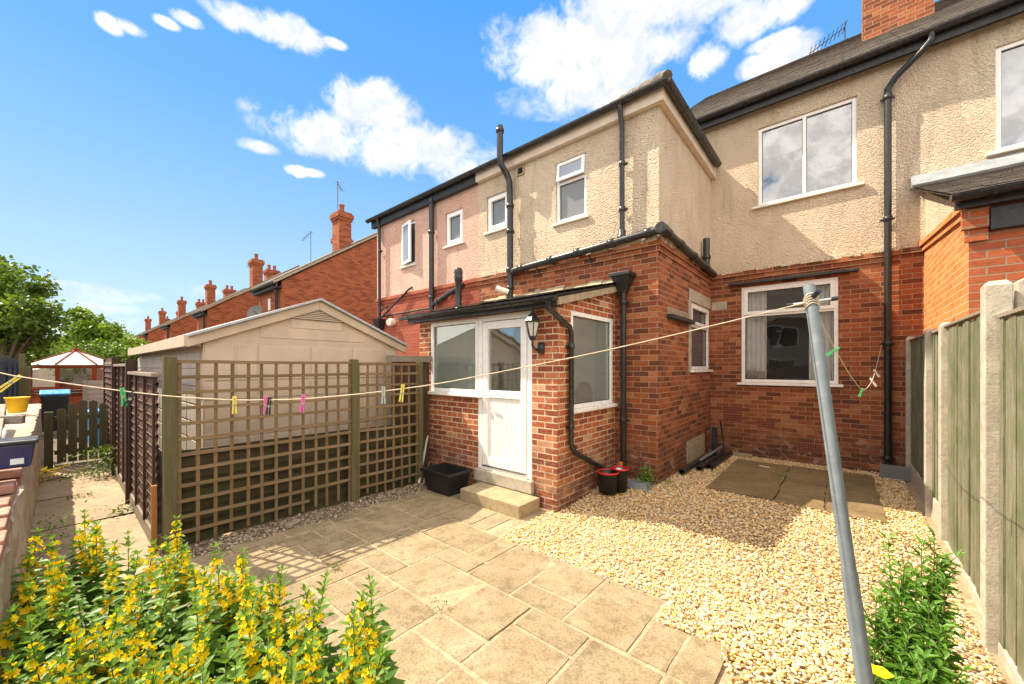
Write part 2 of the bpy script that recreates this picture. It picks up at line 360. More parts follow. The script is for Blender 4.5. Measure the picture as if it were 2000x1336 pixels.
df_ = tm_.node('ShaderNodeBsdfDiffuse'); df_.inputs[0].default_value = (.50, .56, .53, 1); mm_ = tm_.node('ShaderNodeMixShader'); mm_.inputs[0].default_value = .15; tm_.l.new(sh_, mm_.inputs[1]); tm_.l.new(df_.outputs[0], mm_.inputs[2]); tm_.l.new(mm_.outputs[0], om_.inputs[0])
M['lampglass'] = simple('lantern_glass', (.55, .55, .5), .2, .05)
M['garage'] = simple('garage_panel', (.58, .46, .345), .8, .08, 2.5, .25, dirt=(.3, .24, .17), dirtamt=.25)
M['garage_roof'] = simple('roof_sheet', (.42, .43, .44), .6, .12, 5, .2)
M['garage_side'] = simple('garage_side_panel', (.52, .46, .40), .85, .1, 3, .3, dirt=(.28, .24, .19), dirtamt=.35)
M['fence_green'] = woodmat('green_stained_board', (.13, .13, .075), (.28, .265, .185), 'Z', (.07, .06, .035), .5, (.105, .13, .05), .65, .7, gs=1.9)
M['fence_brown'] = woodmat('brown_stained_board', (.060, .026, .018), (.12, .055, .038), 'X', (.03, .014, .01), .4, (.17, .10, .075), .35, .4)
M['brown_post'] = woodmat('brown_stained_post', (.045, .022, .016), (.09, .045, .03), 'Z', st=.4)
M['trellis'] = woodmat('trellis_slat', (.165, .105, .055), (.28, .19, .105), 'Y', (.12, .07, .035), .5, (.20, .16, .075), .3, .5)
M['trellis_v'] = woodmat('trellis_upright', (.16, .10, .05), (.27, .18, .10), 'Z', (.09, .06, .03), .5, (.15, .13, .055), .4, .5)
M['trellis_post'] = woodmat('trellis_post', (.12, .10, .05), (.21, .165, .085), 'Z', (.06, .06, .02), .5, (.10, .12, .035), .5, .5)
M['mossy'] = woodmat('mossy_board', (.045, .034, .018), (.09, .068, .034), 'Y', (.014, .011, .007), .5, (.065, .075, .018), .5, .5)
M['gate'] = woodmat('gate_board', (.075, .06, .03), (.14, .11, .06), 'Z', (.03, .025, .015), .5, (.07, .08, .03), .4, .4)
M['stake'] = woodmat('orange_stake', (.36, .16, .045), (.5, .24, .07), 'Z', (.2, .08, .02), .3)
M['greywood'] = woodmat('grey_timber', (.24, .20, .155), (.40, .34, .27), 'X', (.08, .07, .05), .4)
M['plankdark'] = woodmat('dark_timber', (.07, .04, .025), (.15, .09, .055), 'Z', (.02, .015, .01), .5)
M['redwood'] = woodmat('red_stained_wood', (.26, .05, .02), (.36, .08, .03), 'Z', (.1, .02, .01), .3)
M['bark'] = woodmat('bark', (.08, .06, .04), (.16, .12, .08), 'Z', (.03, .02, .015), .6, st=.8)
def tilemat():
    m, t, p, o = newmat('roof_tile'); uv = t.node('ShaderNodeUVMap').outputs[0]
    b = t.node('ShaderNodeTexBrick'); t.l.new(uv, b.inputs['Vector']); b.offset = .5
    b.inputs['Scale'].default_value = 1; b.inputs['Brick Width'].default_value = .22; b.inputs['Row Height'].default_value = .16; b.inputs['Mortar Size'].default_value = .004
    b.inputs['Color1'].default_value = (.075, .062, .052, 1); b.inputs['Color2'].default_value = (.17, .14, .115, 1); b.inputs['Mortar'].default_value = (.015, .012, .01, 1)
    c = t.mix(t.math('MULTIPLY', t.maprange(t.noise(uv, 6, 7, .7), .5, .72), .7), b.outputs[0], (.30, .24, .12))
    c = t.mix(t.math('MULTIPLY', t.maprange(t.noise(uv, 17, 5, .6), .55, .7), .6), c, (.035, .03, .026))
    t.put(p.inputs['Base Color'], c); p.inputs['Roughness'].default_value = .85
    t.l.new(bump(t, t.math('ADD', t.noise(uv, 30, 5), t.math('MULTIPLY', b.outputs['Fac'], -1)), .5, .01), p.inputs['Normal']); return m
M['tile'] = tilemat()
def pavemat(name, ca, cb, dk, island=.28):
    m, t, p, o = newmat(name); tc = t.node('ShaderNodeTexCoord').outputs['Object']
    a = t.node('ShaderNodeAttribute', attribute_name='rnd').outputs['Fac']
    n = t.noise(tc, 2.2, 7, .62, .4); f = t.noise(tc, 70, 6, .75); g = t.noise(tc, 11, 6, .65)
    c = t.mix(t.maprange(n, .3, .72), ca, cb)
    c = t.mix(t.math('MULTIPLY', t.maprange(g, .45, .7), .5), c, dk)
    st_ = t.noise(tc, 1.1, 5, .6, 1.5); c = t.mix(t.math('MULTIPLY', t.maprange(st_, .5, .7), .38), c, dk)
    c = t.mix(t.math('MULTIPLY', t.maprange(f, .48, .66), .65), c, dk)
    c = t.mix(t.math('MULTIPLY', t.maprange(f, .28, .45, 1, 0), .3), c, tuple(min(1, x * 1.5) for x in cb))
    k = t.math('ADD', 1 - island / 2, t.math('MULTIPLY', a, island))
    c = t.mix(1.0, c, t.mix(k, (0, 0, 0), (1, 1, 1)), 'MULTIPLY')
    t.put(p.inputs['Base Color'], c); p.inputs['Roughness'].default_value = .9; p.inputs['Specular IOR Level'].default_value = .25
    t.l.new(bump(t, t.math('ADD', t.math('ADD', f, t.math('MULTIPLY', g, 1.2)), t.math('MULTIPLY', n, 1.5)), .5, .006), p.inputs['Normal']); return m
M['slab'] = pavemat('patio_slab', (.262, .200, .118), (.370, .292, .182), (.105, .076, .043), .38)
M['slab_dark'] = pavemat('stone_flag', (.19, .13, .065), (.28, .195, .10), (.10, .07, .035))
M['path'] = pavemat('concrete_path', (.34, .25, .165), (.45, .34, .235), (.22, .16, .10))
M['joint'] = pavemat('sand_joint', (.42, .31, .19), (.56, .43, .28), (.16, .11, .06))
M['soil'] = pavemat('soil', (.13, .095, .06), (.24, .18, .115), (.06, .045, .03))
def stonemat(name='gravel_stone', stops=None):
    m, t, p, o = newmat(name); a = t.node('ShaderNodeAttribute', attribute_name='rnd').outputs['Fac']
    tc = t.node('ShaderNodeTexCoord').outputs['Object']
    c = t.ramp(a, stops or [(0, (.20, .115, .06)), (.07, (.50, .26, .09)), (.22, (.72, .42, .13)), (.42, (.80, .58, .26)), (.60, (.84, .66, .38)), (.82, (.85, .74, .54)), (.95, (.66, .58, .48)), (1, (.40, .33, .28))])
    c = t.mix(.6, c, t.mix(t.noise(tc, 55, 4, .6), (.55, .5, .45), (1.4, 1.4, 1.4)), 'MULTIPLY')
    t.put(p.inputs['Base Color'], c); p.inputs['Roughness'].default_value = .7; p.inputs['Specular IOR Level'].default_value = .3; return m
M['stone'] = stonemat()
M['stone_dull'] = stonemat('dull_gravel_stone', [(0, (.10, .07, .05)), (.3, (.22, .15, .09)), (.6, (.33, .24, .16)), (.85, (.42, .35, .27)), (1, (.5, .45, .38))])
M['loose_leaf'] = leafmat('loosestrife_leaf', (.035, .11, .020), (.20, .36, .035), .42)
M['yellow'] = leafmat('yellow_petal', (.88, .60, .004), (.95, .80, .015), .3)
M['green_leaf'] = leafmat('plant_leaf', (.06, .17, .020), (.20, .40, .06), .42)
M['tree_leaf'] = leafmat('tree_leaf', (.05, .105, .018), (.19, .28, .045), .42)
M['tree_leaf2'] = leafmat('bush_leaf', (.07, .15, .02), (.27, .38, .05), .45)
M['weed'] = leafmat('weed_leaf', (.05, .10, .02), (.16, .24, .06))
M['stem'] = simple('plant_stem', (.10, .12, .04), .6, .2)
M['rope'] = simple('rope', (.62, .52, .38), .8, .15, 40, .3)
def plastic(name, col, rough=.35): return simple(name, col, rough, .05, 6)
M['p_yellow'] = plastic('yellow_plastic', (.75, .62, .10)); M['p_green'] = plastic('green_plastic', (.05, .5, .15)); M['p_pink'] = plastic('pink_plastic', (.75, .12, .42))
M['p_black'] = plastic('dark_plastic', (.014, .016, .02)); M['p_pale'] = plastic('pale_plastic', (.35, .45, .40)); M['p_white'] = plastic('white_plastic', (.8, .76, .66))
M['p_red'] = plastic('red_plastic', (.62, .02, .02)); M['p_blue'] = plastic('blue_plastic', (.015, .025, .10), .3); M['p_lid'] = plastic('blue_lid', (.02, .25, .6))
M['p_orange'] = plastic('orange_plastic', (.85, .2, .02)); M['p_tub'] = plastic('yellow_tub', (.85, .50, .01), .45); M['p_grey'] = plastic('grey_plastic', (.17, .18, .19), .55)
M['p_label'] = plastic('label_paper', (.62, .68, .72)); M['crate'] = plastic('crate_black', (.012, .012, .014), .4)
M['skin'] = simple('skin', (.55, .27, .18), .5, .05); M['steel'] = simple('steel', (.5, .5, .5), .25, .05, metal=.9)
M['poly'] = simple('polycarbonate', (.85, .88, .88), .3, .06, 3)
M['bag'] = simple('bag_leather', (.42, .35, .27), .5, .06); M['tilecheck'] = simple('tile_pattern', (.5, .3, .2), .5, .5, 30)
M['vent'] = simple('terracotta_vent', (.30, .085, .045), .8, .15, 20, .3); M['slotdark'] = simple('vent_hole', (.01, .008, .007), .9)
M['ochre'] = simple('mortar_fillet', (.36, .29, .19), .9, .2, 12, .5)

# ------------------------------------------------------------------ ground
def gz(x, y):
    r = max(0.0, min(1.0, (y - 3.7) / 1.7)); r = r * r * (3 - 2 * r)
    return .10 * r
def grid_sheet(x0, x1, y0, y1, st, zoff, name, m, hf=gz):
    b = MB(); nx = max(1, int((x1 - x0) / st)); ny = max(1, int((y1 - y0) / st))
    vs = [(x0 + (x1 - x0) * i / nx, y0 + (y1 - y0) * j / ny, hf(x0 + (x1 - x0) * i / nx, y0 + (y1 - y0) * j / ny) + zoff) for j in range(ny + 1) for i in range(nx + 1)]
    b.add(vs, [(j * (nx + 1) + i, j * (nx + 1) + i + 1, (j + 1) * (nx + 1) + i + 1, (j + 1) * (nx + 1) + i) for j in range(ny) for i in range(nx)], True)
    return b.build(name, m)
struct(MB().add([(-900, -900, -.06), (900, -900, -.06), (900, 900, -.06), (-900, 900, -.06)], [(0, 1, 2, 3)]).build('ground', M['soil']))
struct(grid_sheet(-2.95, .95, -1.5, 8.1, .2, -.012, 'gravel_bed', M['joint']))
struct(grid_sheet(-5.4, -2.95, .55, 5.2, .2, -.030, 'yard_bed', M['joint'], lambda x, y: 0))
# patio slabs on a 0.23 m module
GX, GY, U = -.965, 2.87, .2305
expl = [(0, 2, 0, 3), (2, 4, 0, 2), (2, 4, 2, 3), (4, 6, 0, 3), (6, 7, 0, 2), (7, 10, 0, 2), (1, 3, 3, 4), (-1, 1, 3, 6), (1, 3, 4, 6), (3, 5, 3, 5), (3, 5, 5, 6), (5, 8, 3, 5),
        (6, 8, 2, 3), (8, 10, 2, 4), (8, 10, 4, 5), (5, 7, 5, 7), (7, 9, 5, 6), (3, 5, 6, 8), (-1, 0, 1, 3)]
occ = {}
def fits(i0, i1, j0, j1, okf): return all((i, j) not in occ and okf(i, j) for i in range(i0, i1) for j in range(j0, j1))
def okcell(i, j):
    if i > 14: return False
    x = GX - (i + .5) * U; y = GY - (j + .5) * U
    if y > GY: return i >= 8 and y < 3.76 and not (x > -3.74 and y > 3.33)
    if y > 2.6: return i >= 0
    return i >= -2 and y > -.6
slabs = []
for q in expl:
    slabs.append(q)
    for i in range(q[0], q[1]):
        for j in range(q[2], q[3]): occ[(i, j)] = 1
rr = random.Random(5)
for j in range(-4, 16):
    for i in range(-2, 15):
        if (i, j) in occ or not okcell(i, j): continue
        opts = [(2, 2), (3, 2), (2, 3), (2, 1), (1, 2), (3, 3)]; rr.shuffle(opts); opts += [(2, 1), (1, 2), (1, 1)]
        for (a, c) in opts:
            if fits(i, i + a, j, j + c, okcell):
                slabs.append((i, i + a, j, j + c))
                for ii in range(i, i + a):
                    for jj in range(j, j + c): occ[(ii, jj)] = 1
                break
b = MB(); at_ = []
for (i0, i1, j0, j1) in slabs:
    x1 = GX - i0 * U; x0 = GX - i1 * U; y1 = GY - j0 * U; y0 = GY - j1 * U; g = .009
    q = [rr.uniform(.0, .006) for _ in range(8)]
    # worn outline: several points along each edge
    pts = []
    cor = [(x0 + g + q[0], y0 + g + q[1]), (x1 - g - q[2], y0 + g + q[3]), (x1 - g - q[4], y1 - g - q[5]), (x0 + g + q[6], y1 - g - q[7])]
    for k in range(4):
        a = cor[k]; c = cor[(k + 1) % 4]; n = 6
        for s_ in range(n):
            t_ = s_ / n; dx = rr.uniform(-.003, .003); pts.append((a[0] + (c[0] - a[0]) * t_ + dx, a[1] + (c[1] - a[1]) * t_ + rr.uniform(-.003, .003)))
    zt = rr.uniform(-.003, .003); tx = rr.uniform(-.004, .004); ty = rr.uniform(-.004, .004); cx = (x0 + x1) / 2; cy = (y0 + y1) / 2
    top = [(cx + (x - cx) * .985, cy + (y - cy) * .985, .004 + zt + tx * (x - cx) / U + ty * (y - cy) / U) for x, y in pts]
    mid = [(x, y, -.004 + zt) for x, y in pts]; bot = [(x, y, -.05) for x, y in pts]; n = len(pts); o = len(b.v)
    b.add(top + mid + bot, [tuple(range(n))] + [(n + k, n + (k + 1) % n, (k + 1) % n, k) for k in range(n)] + [(2 * n + k, 2 * n + (k + 1) % n, n + (k + 1) % n, n + k) for k in range(n)])
    at_ += [rr.random()] * (3 * n)
struct(b.build('patio', M['slab'], attr=at_))
struct(MB().box(-4.42, -.52, -.6, 3.78, -.05, -.0015).build('patio_joint', M['joint']))
# stone flags set in the gravel
b = MB(); at_ = []
for (x0, x1, y0, y1) in [(-1.37, -.63, 5.55, 7.62), (-.61, -.15, 5.50, 6.6), (-.61, -.15, 6.62, 7.66), (-.13, .35, 5.47, 7.05), (-.13, .35, 7.07, 7.74)]:
    z = gz(0, 7) + .018; pts = []
    cor = [(x0, y0), (x1, y0), (x1, y1), (x0, y1)]
    for k in range(4):
        a = cor[k]; c = cor[(k + 1) % 4]
        for s_ in range(9):
            t_ = s_ / 9; pts.append((a[0] + (c[0] - a[0]) * t_ + rr.uniform(-.012, .012), a[1] + (c[1] - a[1]) * t_ + rr.uniform(-.012, .012)))
    n = len(pts); b.add([(x, y, z + rr.uniform(-.001, .001)) for x, y in pts] + [(x, y, .02) for x, y in pts], [tuple(range(n))] + [(n + k, n + (k + 1) % n, (k + 1) % n, k) for k in range(n)])
    at_ += [rr.random()] * (2 * n)
struct(b.build('stone_paving', M['slab_dark'], attr=at_))
# concrete path between the retaining wall and the brown fence
b = MB(); at_ = []; xs = [-10.4, -9.1, -7.75, -6.3, -4.95, -3.4]
for k in range(5):
    x0, x1 = xs[k] + .012, xs[k + 1] - .012; n = 10
    vs = []
    for j in range(4):
        for i in range(n + 1):
            x = x0 + (x1 - x0) * i / n; y = -.2 + .84 * j / 3 + (rr.uniform(-.02, .02) if j == 3 else 0); vs.append((x + .05 * (j / 3) * (k % 2 - .5), y, .002 + rr.uniform(-.003, .003)))
    b.add(vs, [(j * (n + 1) + i, j * (n + 1) + i + 1, (j + 1) * (n + 1) + i + 1, (j + 1) * (n + 1) + i) for j in range(3) for i in range(n)]); at_ += [rr.random()] * len(vs)
struct(b.build('path', M['path'], attr=at_))

# ------------------------------------------------------------------ gravel stones
ico_v = []; ph = (1 + 5 ** .5) / 2
for a in (-1, 1):
    for c in (-ph, ph): ico_v += [(0, a, c), (a, c, 0), (c, 0, a)]
ico_v = np.array(ico_v, dtype=float); ico_v /= np.linalg.norm(ico_v[0])
bm = bmesh.new(); [bm.verts.new(v) for v in ico_v]; bmesh.ops.convex_hull(bm, input=bm.verts[:]); bm.verts.ensure_lookup_table(); bm.verts.index_update()
ICO = np.array([v.co[:] for v in bm.verts]); ICF = np.array([[v.index for v in f.verts] for f in bm.faces]); bm.free()
def stones(name, pts, sizes, m, zf=None, flat=.6):
    n = len(pts); V = np.repeat(ICO[None], n, 0) * RNG.uniform(.72, 1.25, (n, 12, 1))
    V = V * RNG.uniform(.65, 1.2, (n, 1, 3)); V[:, :, 2] *= flat
    a = RNG.uniform(0, 2 * np.pi, n); tl = RNG.normal(0, .45, n); c, s = np.cos(tl), np.sin(tl)
    y, z = V[:, :, 1].copy(), V[:, :, 2].copy(); V[:, :, 1] = y * c[:, None] - z * s[:, None]; V[:, :, 2] = y * s[:, None] + z * c[:, None]
    c, s = np.cos(a), np.sin(a); x, y = V[:, :, 0].copy(), V[:, :, 1].copy(); V[:, :, 0] = x * c[:, None] - y * s[:, None]; V[:, :, 1] = x * s[:, None] + y * c[:, None]
    V = V * np.asarray(sizes)[:, None, None] + np.asarray(pts)[:, None, :]
    F = (ICF[None] + (np.arange(n) * 12)[:, None, None]).reshape(-1, 3)
    me = bpy.data.meshes.new(name); me.vertices.add(n * 12); me.vertices.foreach_set('co', V.astype(np.float32).ravel())
    me.loops.add(F.size); me.loops.foreach_set('vertex_index', F.astype(np.int32).ravel()); me.polygons.add(len(F))
    me.polygons.foreach_set('loop_start', np.arange(0, F.size, 3, dtype=np.int32)); me.polygons.foreach_set('loop_total', np.full(len(F), 3, dtype=np.int32))
    me.update(); me.validate()
    r = me.attributes.new('rnd', 'FLOAT', 'POINT'); r.data.foreach_set('value', np.repeat(RNG.random(n), 12).astype(np.float32))
    me.materials.append(m); o = bpy.data.objects.new(name, me); COL.objects.link(o); return o
def gravel_ok(x, y):
    if x > .66: return False
    if y < 2.60: return x > -.50 + .05 * math.sin(y * 9)
    if y < 2.87: return x > -.955
    if y < 3.4: return x > -2.62 + .06 * math.sin(y * 14)
    if y < 3.8: return x > -2.62
    if y < 5.3: return x > -2.52
    if y > 8.03: return False
    if x < -1.9: return False
    if -1.35 < x < .34 and 5.52 < y < 7.62: return RNG.random() < .012
    return True
P = []; SZ = []
def scatter(n, x0, x1, y0, y1, ok, s0, s1, zj):
    for _ in range(n):
        x = RNG.uniform(x0, x1); y = RNG.uniform(y0, y1)
        if ok(x, y): P.append((x, y, gz(x, y) + RNG.uniform(*zj))); SZ.append(RNG.uniform(s0, s1) * (1.35 if RNG.random() < .06 else 1))
scatter(40000, -2.62, .66, 2.6, 8.05, gravel_ok, .0075, .0135, (-.004, .012))
scatter(17000, -1.0, .66, 0.3, 3.2, gravel_ok, .0075, .0145, (-.004, .014))
scatter(12000, -2.62, .66, 2.6, 8.05, gravel_ok, .007, .0115, (.008, .02))
tag(stones('gravel', P, SZ, M['stone']), 'loose golden and white gravel covering the yard', 'gravel', kind='stuff')
P = []; SZ = []
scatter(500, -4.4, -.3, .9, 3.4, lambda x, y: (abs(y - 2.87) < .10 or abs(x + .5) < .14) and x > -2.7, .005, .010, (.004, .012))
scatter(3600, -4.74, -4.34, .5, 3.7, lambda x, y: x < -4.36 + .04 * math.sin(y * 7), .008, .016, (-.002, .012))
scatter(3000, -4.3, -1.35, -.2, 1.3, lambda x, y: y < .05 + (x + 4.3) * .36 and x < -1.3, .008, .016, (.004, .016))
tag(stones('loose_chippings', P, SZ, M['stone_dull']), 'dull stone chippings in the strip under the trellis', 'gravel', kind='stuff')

# ------------------------------------------------------------------ walls, windows
def wall(b, pl, u0, u1, z0, z1, holes=(), rev=.10, thick=.0):
    us = sorted({u0, u1, *[h[0] for h in holes], *[h[1] for h in holes]}); zs = sorted({z0, z1, *[h[2] for h in holes], *[h[3] for h in holes]})
    a, c = pl
    def P3(u, n, z): return (u, c - n, z) if a == 'Y' else ((c + n, u, z) if a == 'X' else (c - n, u, z))
    flip = (a == 'W')
    def q(p): b.add(p[::-1] if flip else p, [(0, 1, 2, 3)])
    for i in range(len(us) - 1):
        for j in range(len(zs) - 1):
            cu = (us[i] + us[i + 1]) / 2; cz = (zs[j] + zs[j + 1]) / 2
            if any(h[0] < cu < h[1] and h[2] < cz < h[3] for h in holes): continue
            q([P3(us[i], 0, zs[j]), P3(us[i + 1], 0, zs[j]), P3(us[i + 1], 0, zs[j + 1]), P3(us[i], 0, zs[j + 1])])
    for (a0, a1, b0, b1) in holes:
        for p in ([(a0, 0, b0), (a0, -rev, b0), (a0, -rev, b1), (a0, 0, b1)][::-1], [(a1, 0, b0), (a1, -rev, b0), (a1, -rev, b1), (a1, 0, b1)],
                  [(a0, 0, b0), (a1, 0, b0), (a1, -rev, b0), (a0, -rev, b0)][::-1], [(a0, 0, b1), (a1, 0, b1), (a1, -rev, b1), (a0, -rev, b1)]):
            q([P3(*t) for t in p])
    return b
def window(par, pl, u0, u1, z0, z1, depth=.05, cells=None, glass='glass', fr=.055, sash=(), sill=True, room='darkroom', rd=1.4, sill_m='upvc', sill_out=.05, sill_ext=.05, name='window', lab=None, room_on=True):
    """cells: list of (u0,u1,z0,z1) fractions for panes; sash: indices of cells with an opening frame"""
    cells = cells or [(0, 1, 0, 1)]; n1 = -depth + .03; n0 = -depth - .04
    f = MB(); W_ = u1 - u0; H = z1 - z0
    f.pbox(pl, u0, u0 + fr, n0, n1, z0, z1); f.pbox(pl, u1 - fr, u1, n0, n1, z0, z1)
    f.pbox(pl, u0 + fr, u1 - fr, n0, n1, z0, z0 + fr); f.pbox(pl, u0 + fr, u1 - fr, n0, n1, z1 - fr, z1)
    done = set()
    for k, (a, c, d, e) in enumerate(cells):
        A = u0 + W_ * a; B = u0 + W_ * c; D = z0 + H * d; E_ = z0 + H * e
        if c < .999 and ('v', c) not in done: f.pbox(pl, B - fr * .45, B + fr * .45, n0, n1 - .002, z0 + fr, z1 - fr); done.add(('v', c))
        if e < .999 and ('h', a, e) not in done: f.pbox(pl, max(A, u0 + fr), min(B, u1 - fr), n0, n1 - .004, E_ - fr * .45, E_ + fr * .45); done.add(('h', a, e))
    root = f.build(name, M['upvc'], par, .004, lab)
    for k, (a, c, d, e) in enumerate(cells):
        A = u0 + W_ * a + (fr if a < .001 else fr * .45); B = u0 + W_ * c - (fr if c > .999 else fr * .45)
        D = z0 + H * d + (fr if d < .001 else fr * .45); E_ = z0 + H * e - (fr if e > .999 else fr * .45)
        if k in sash:
            s = MB(); w_ = .045; m0, m1 = n0 + .02, n1 + .018
            s.pbox(pl, A - .012, A + w_, m0, m1, D - .012, E_ + .012); s.pbox(pl, B - w_, B + .012, m0, m1, D - .012, E_ + .012)
            s.pbox(pl, A + w_, B - w_, m0, m1, D - .012, D + w_); s.pbox(pl, A + w_, B - w_, m0, m1, E_ - w_, E_ + .012)
            s.build('sash', M['upvc'], root, .004); A += w_; B -= w_; D += w_; E_ -= w_
        g = MB(); g.pbox(pl, A - .004, B + .004, n0 + .028, n0 + .034, D - .004, E_ + .004); g.build('pane', M[glass], root)
        gk = MB()
        for r in ((A, A + .007, D, E_), (B - .007, B, D, E_), (A + .007, B - .007, D, D + .007), (A + .007, B - .007, E_ - .007, E_)): gk.pbox(pl, r[0], r[1], n0 + .036, n0 + .044, r[2], r[3])
        gk.build('gasket', M['blackplastic'], root)
    if sill:
        s = MB(); s.pbox(pl, u0 - sill_ext, u1 + sill_ext, -depth - .02, sill_out, z0 - .045, z0 - .002); s.build('sill', M[sill_m], root, .006)
    if room_on:
        r = MB(); e = .35; a, c = pl; nf = -.13; nb = -.13 - rd
        def P3(u, n, z): return (u, c - n, z) if a == 'Y' else (c + n, u, z)
        U0, U1, Z0, Z1 = u0 - e, u1 + e, z0 - e * 1.5, z1 + .15
        V = [P3(u, n, z) for z in (Z0, Z1) for n in (nf, nb) for u in (U0, U1)]
        r.add(V, [(2, 3, 7, 6), (0, 1, 3, 2), (4, 6, 7, 5), (0, 2, 6, 4), (1, 5, 7, 3)]); r.build('room', M[room], par)
    return root
def gutter(par, p0, p1, r=.06, m='blackplastic', name='gutter', brackets=.9, out=None):
    p0 = Vector(p0); p1 = Vector(p1); b = MB(); d = (p1 - p0); L = d.length; d.normalize(); sd = d.cross(Vector((0, 0, 1))); n = 8
    ring = []
    for rr_ in (r, r - .006):
        ring.append([sd * (rr_ * math.cos(math.pi + math.pi * k / n)) + Vector((0, 0, rr_ * math.sin(math.pi + math.pi * k / n))) for k in range(n + 1)])
    vs = [p0 + o for o in ring[0]] + [p1 + o for o in ring[0]] + [p0 + o for o in ring[1]] + [p1 + o for o in ring[1]]; N = n + 1; fs = []
    for k in range(n): fs += [(k, k + 1, N + k + 1, N + k), (2 * N + k + 1, 2 * N + k, 3 * N + k, 3 * N + k + 1)]
    fs += [(0, N, 3 * N, 2 * N), (n, 2 * N + n, 3 * N + n, N + n)]; b.add(vs, fs, False)
    for end in (p0, p1):
        o = len(b.v); b.add([end + x for x in ring[0]], [tuple(range(N))])
    k = .25
    while k < L - .1:
        c = p0 + d * k; rb = r + .006; vs = []
        for e in (-.012, .012): vs += [c + d * e + sd * (rb * math.cos(math.pi + math.pi * q / n)) + Vector((0, 0, rb * math.sin(math.pi + math.pi * q / n))) for q in range(n + 1)]
        b.add(vs, [(q, q + 1, N + q + 1, N + q) for q in range(n)]); k += brackets
    return b.build(name, M[m], par)
def pipe(par, pts, r=.034, m='blackplastic', name='downpipe', collars=(), seg=14, clip=None):
    b = MB(); b.tube(pts, r, seg)
    for c in collars:
        c = Vector(c[0]) if isinstance(c, tuple) and not isinstance(c[0], (int, float)) else Vector(c)
        b.tube([c - Vector((0, 0, .035)), c - Vector((0, 0, .03)), c + Vector((0, 0, .03)), c + Vector((0, 0, .035))], [r * 1.08, r * 1.28, r * 1.28, r * 1.08], seg)
        if clip:
            b.box(c.x - r * 1.9, c.x + r * 1.9, c.y + r * .7, c.y + r * 1.2, c.z - .014, c.z + .014) if clip == 'Y' else b.box(c.x - r * 1.2, c.x - r * .7, c.y - r * 1.9, c.y + r * 1.9, c.z - .014, c.z + .014)
    return b.build(name, M[m], par)
def smoothpts(pts, it=2):
    pts = [Vector(p) for p in pts]
    for _ in range(it):
        q = [pts[0]]
        for a, c in zip(pts, pts[1:]): q += [a * .8 + c * .2, a * .2 + c * .8]
        q.append(pts[-1]); pts = q
    return pts
def tiled_roof(par, x0, x1, y0, z0, y1, z1, name='roof', hip0=0, hip1=0, under=True, tilt=.012, m='tile'):
    """roof slope rising from (y0,z0) at the eave to (y1,z1); overlapping courses with ragged butts"""
    b = MB(); L = math.hypot(y1 - y0, z1 - z0); n = max(2, int(L / .17)); r_ = random.Random(int(abs(x0 * 100)) + 3)
    dy = (y1 - y0) / L; dz = (z1 - z0) / L; ny = -dz; nz = dy
    for i in range(n):
        s0 = L * i / n; s1 = min(L, L * (i + 1.35) / n); f = (i + .5) / n
        a = x0 + hip0 * f; c = x1 - hip1 * f; x = a
        if s0 < 1.4 or i % 1 == 0:
            while x < c - .01:
                xe = min(c, x + .24 * (1 if s0 < 2 else 4)); h = r_.uniform(0, .006); j = r_.uniform(-.008, .008)
                p = lambda X, s, o: (X, y0 + dy * s + ny * o, z0 + dz * s + nz * o)
                t0 = .022 + h; t1 = .010 + h
                V = [p(x, s0 + j, t0), p(xe - .004, s0 + j, t0), p(xe - .004, s1, t1), p(x, s1, t1), p(x, s0 + j, t0 - .016), p(xe - .004, s0 + j, t0 - .016)]
                b.add(V, [(0, 1, 2, 3), (4, 5, 1, 0)]); x = xe
    V = [(x0, y0, z0 - .004), (x1, y0, z0 - .004), (x1 - hip1, y1, z1 - .004), (x0 + hip0, y1, z1 - .004)]
    b.add(V, [(0, 1, 2, 3), (3, 2, 1, 0)])
    return b.build(name, M[m], par)
def chimney(par, x, y, z0, z1, wx=.6, wd=.6, m='brick_far', pots=2, name='chimney'):
    b = MB(); b.box(x - wx / 2, x + wx / 2, y - wd / 2, y + wd / 2, z0, z1 - .35)
    b.box(x - wx / 2 - .04, x + wx / 2 + .04, y - wd / 2 - .04, y + wd / 2 + .04, z1 - .35, z1 - .25); b.box(x - wx / 2 - .08, x + wx / 2 + .08, y - wd / 2 - .08, y + wd / 2 + .08, z1 - .25, z1 - .08)
    b.box(x - wx / 2 - .03, x + wx / 2 + .03, y - wd / 2 - .03, y + wd / 2 + .03, z1 - .08, z1)
    o = b.build(name, M[m], par)
    for k in range(pots):
        px_ = x; py_ = y + (k - (pots - 1) / 2) * wd * .45
        MB().lathe((px_, py_, z1 - .01), [(.12, 0), (.10, .12), (.095, .3), (.12, .34), (.12, .38), (.08, .38), (.07, .1)], 12).build('chimney_pot', M['vent'], o)
    return o
def airbrick(par, pl, u, z, w_=.22, h=.075, rows=2, cols=9):
    b = MB(); b.pbox(pl, u - w_ / 2, u + w_ / 2, -.01, .006, z - h / 2, z + h / 2); o = b.build('air_brick', M['vent'], par)
    s = MB()
    for i in range(cols):
        for j in range(rows):
            uu = u - w_ / 2 + w_ * (i + .5) / cols; zz = z - h / 2 + h * (j + .5) / rows; s.pbox(pl, uu - w_ / cols * .3, uu + w_ / cols * .3, .005, .0075, zz - h / rows * .3, zz + h / rows * .3)
    s.build('vent_holes', M['slotdark'], o)

# planes of the terrace
YM, YO, XO, YP, XP = 8.06, 5.30, -1.90, 3.78, -2.53
XB = -5.36          # boundary between the cream half and the pink half of the outrigger
XL = -9.05          # far end of the outrigger
ZC = 3.44           # top of the brick storey
ZE = 5.33           # outrigger eave
ZM = 6.36           # main eave
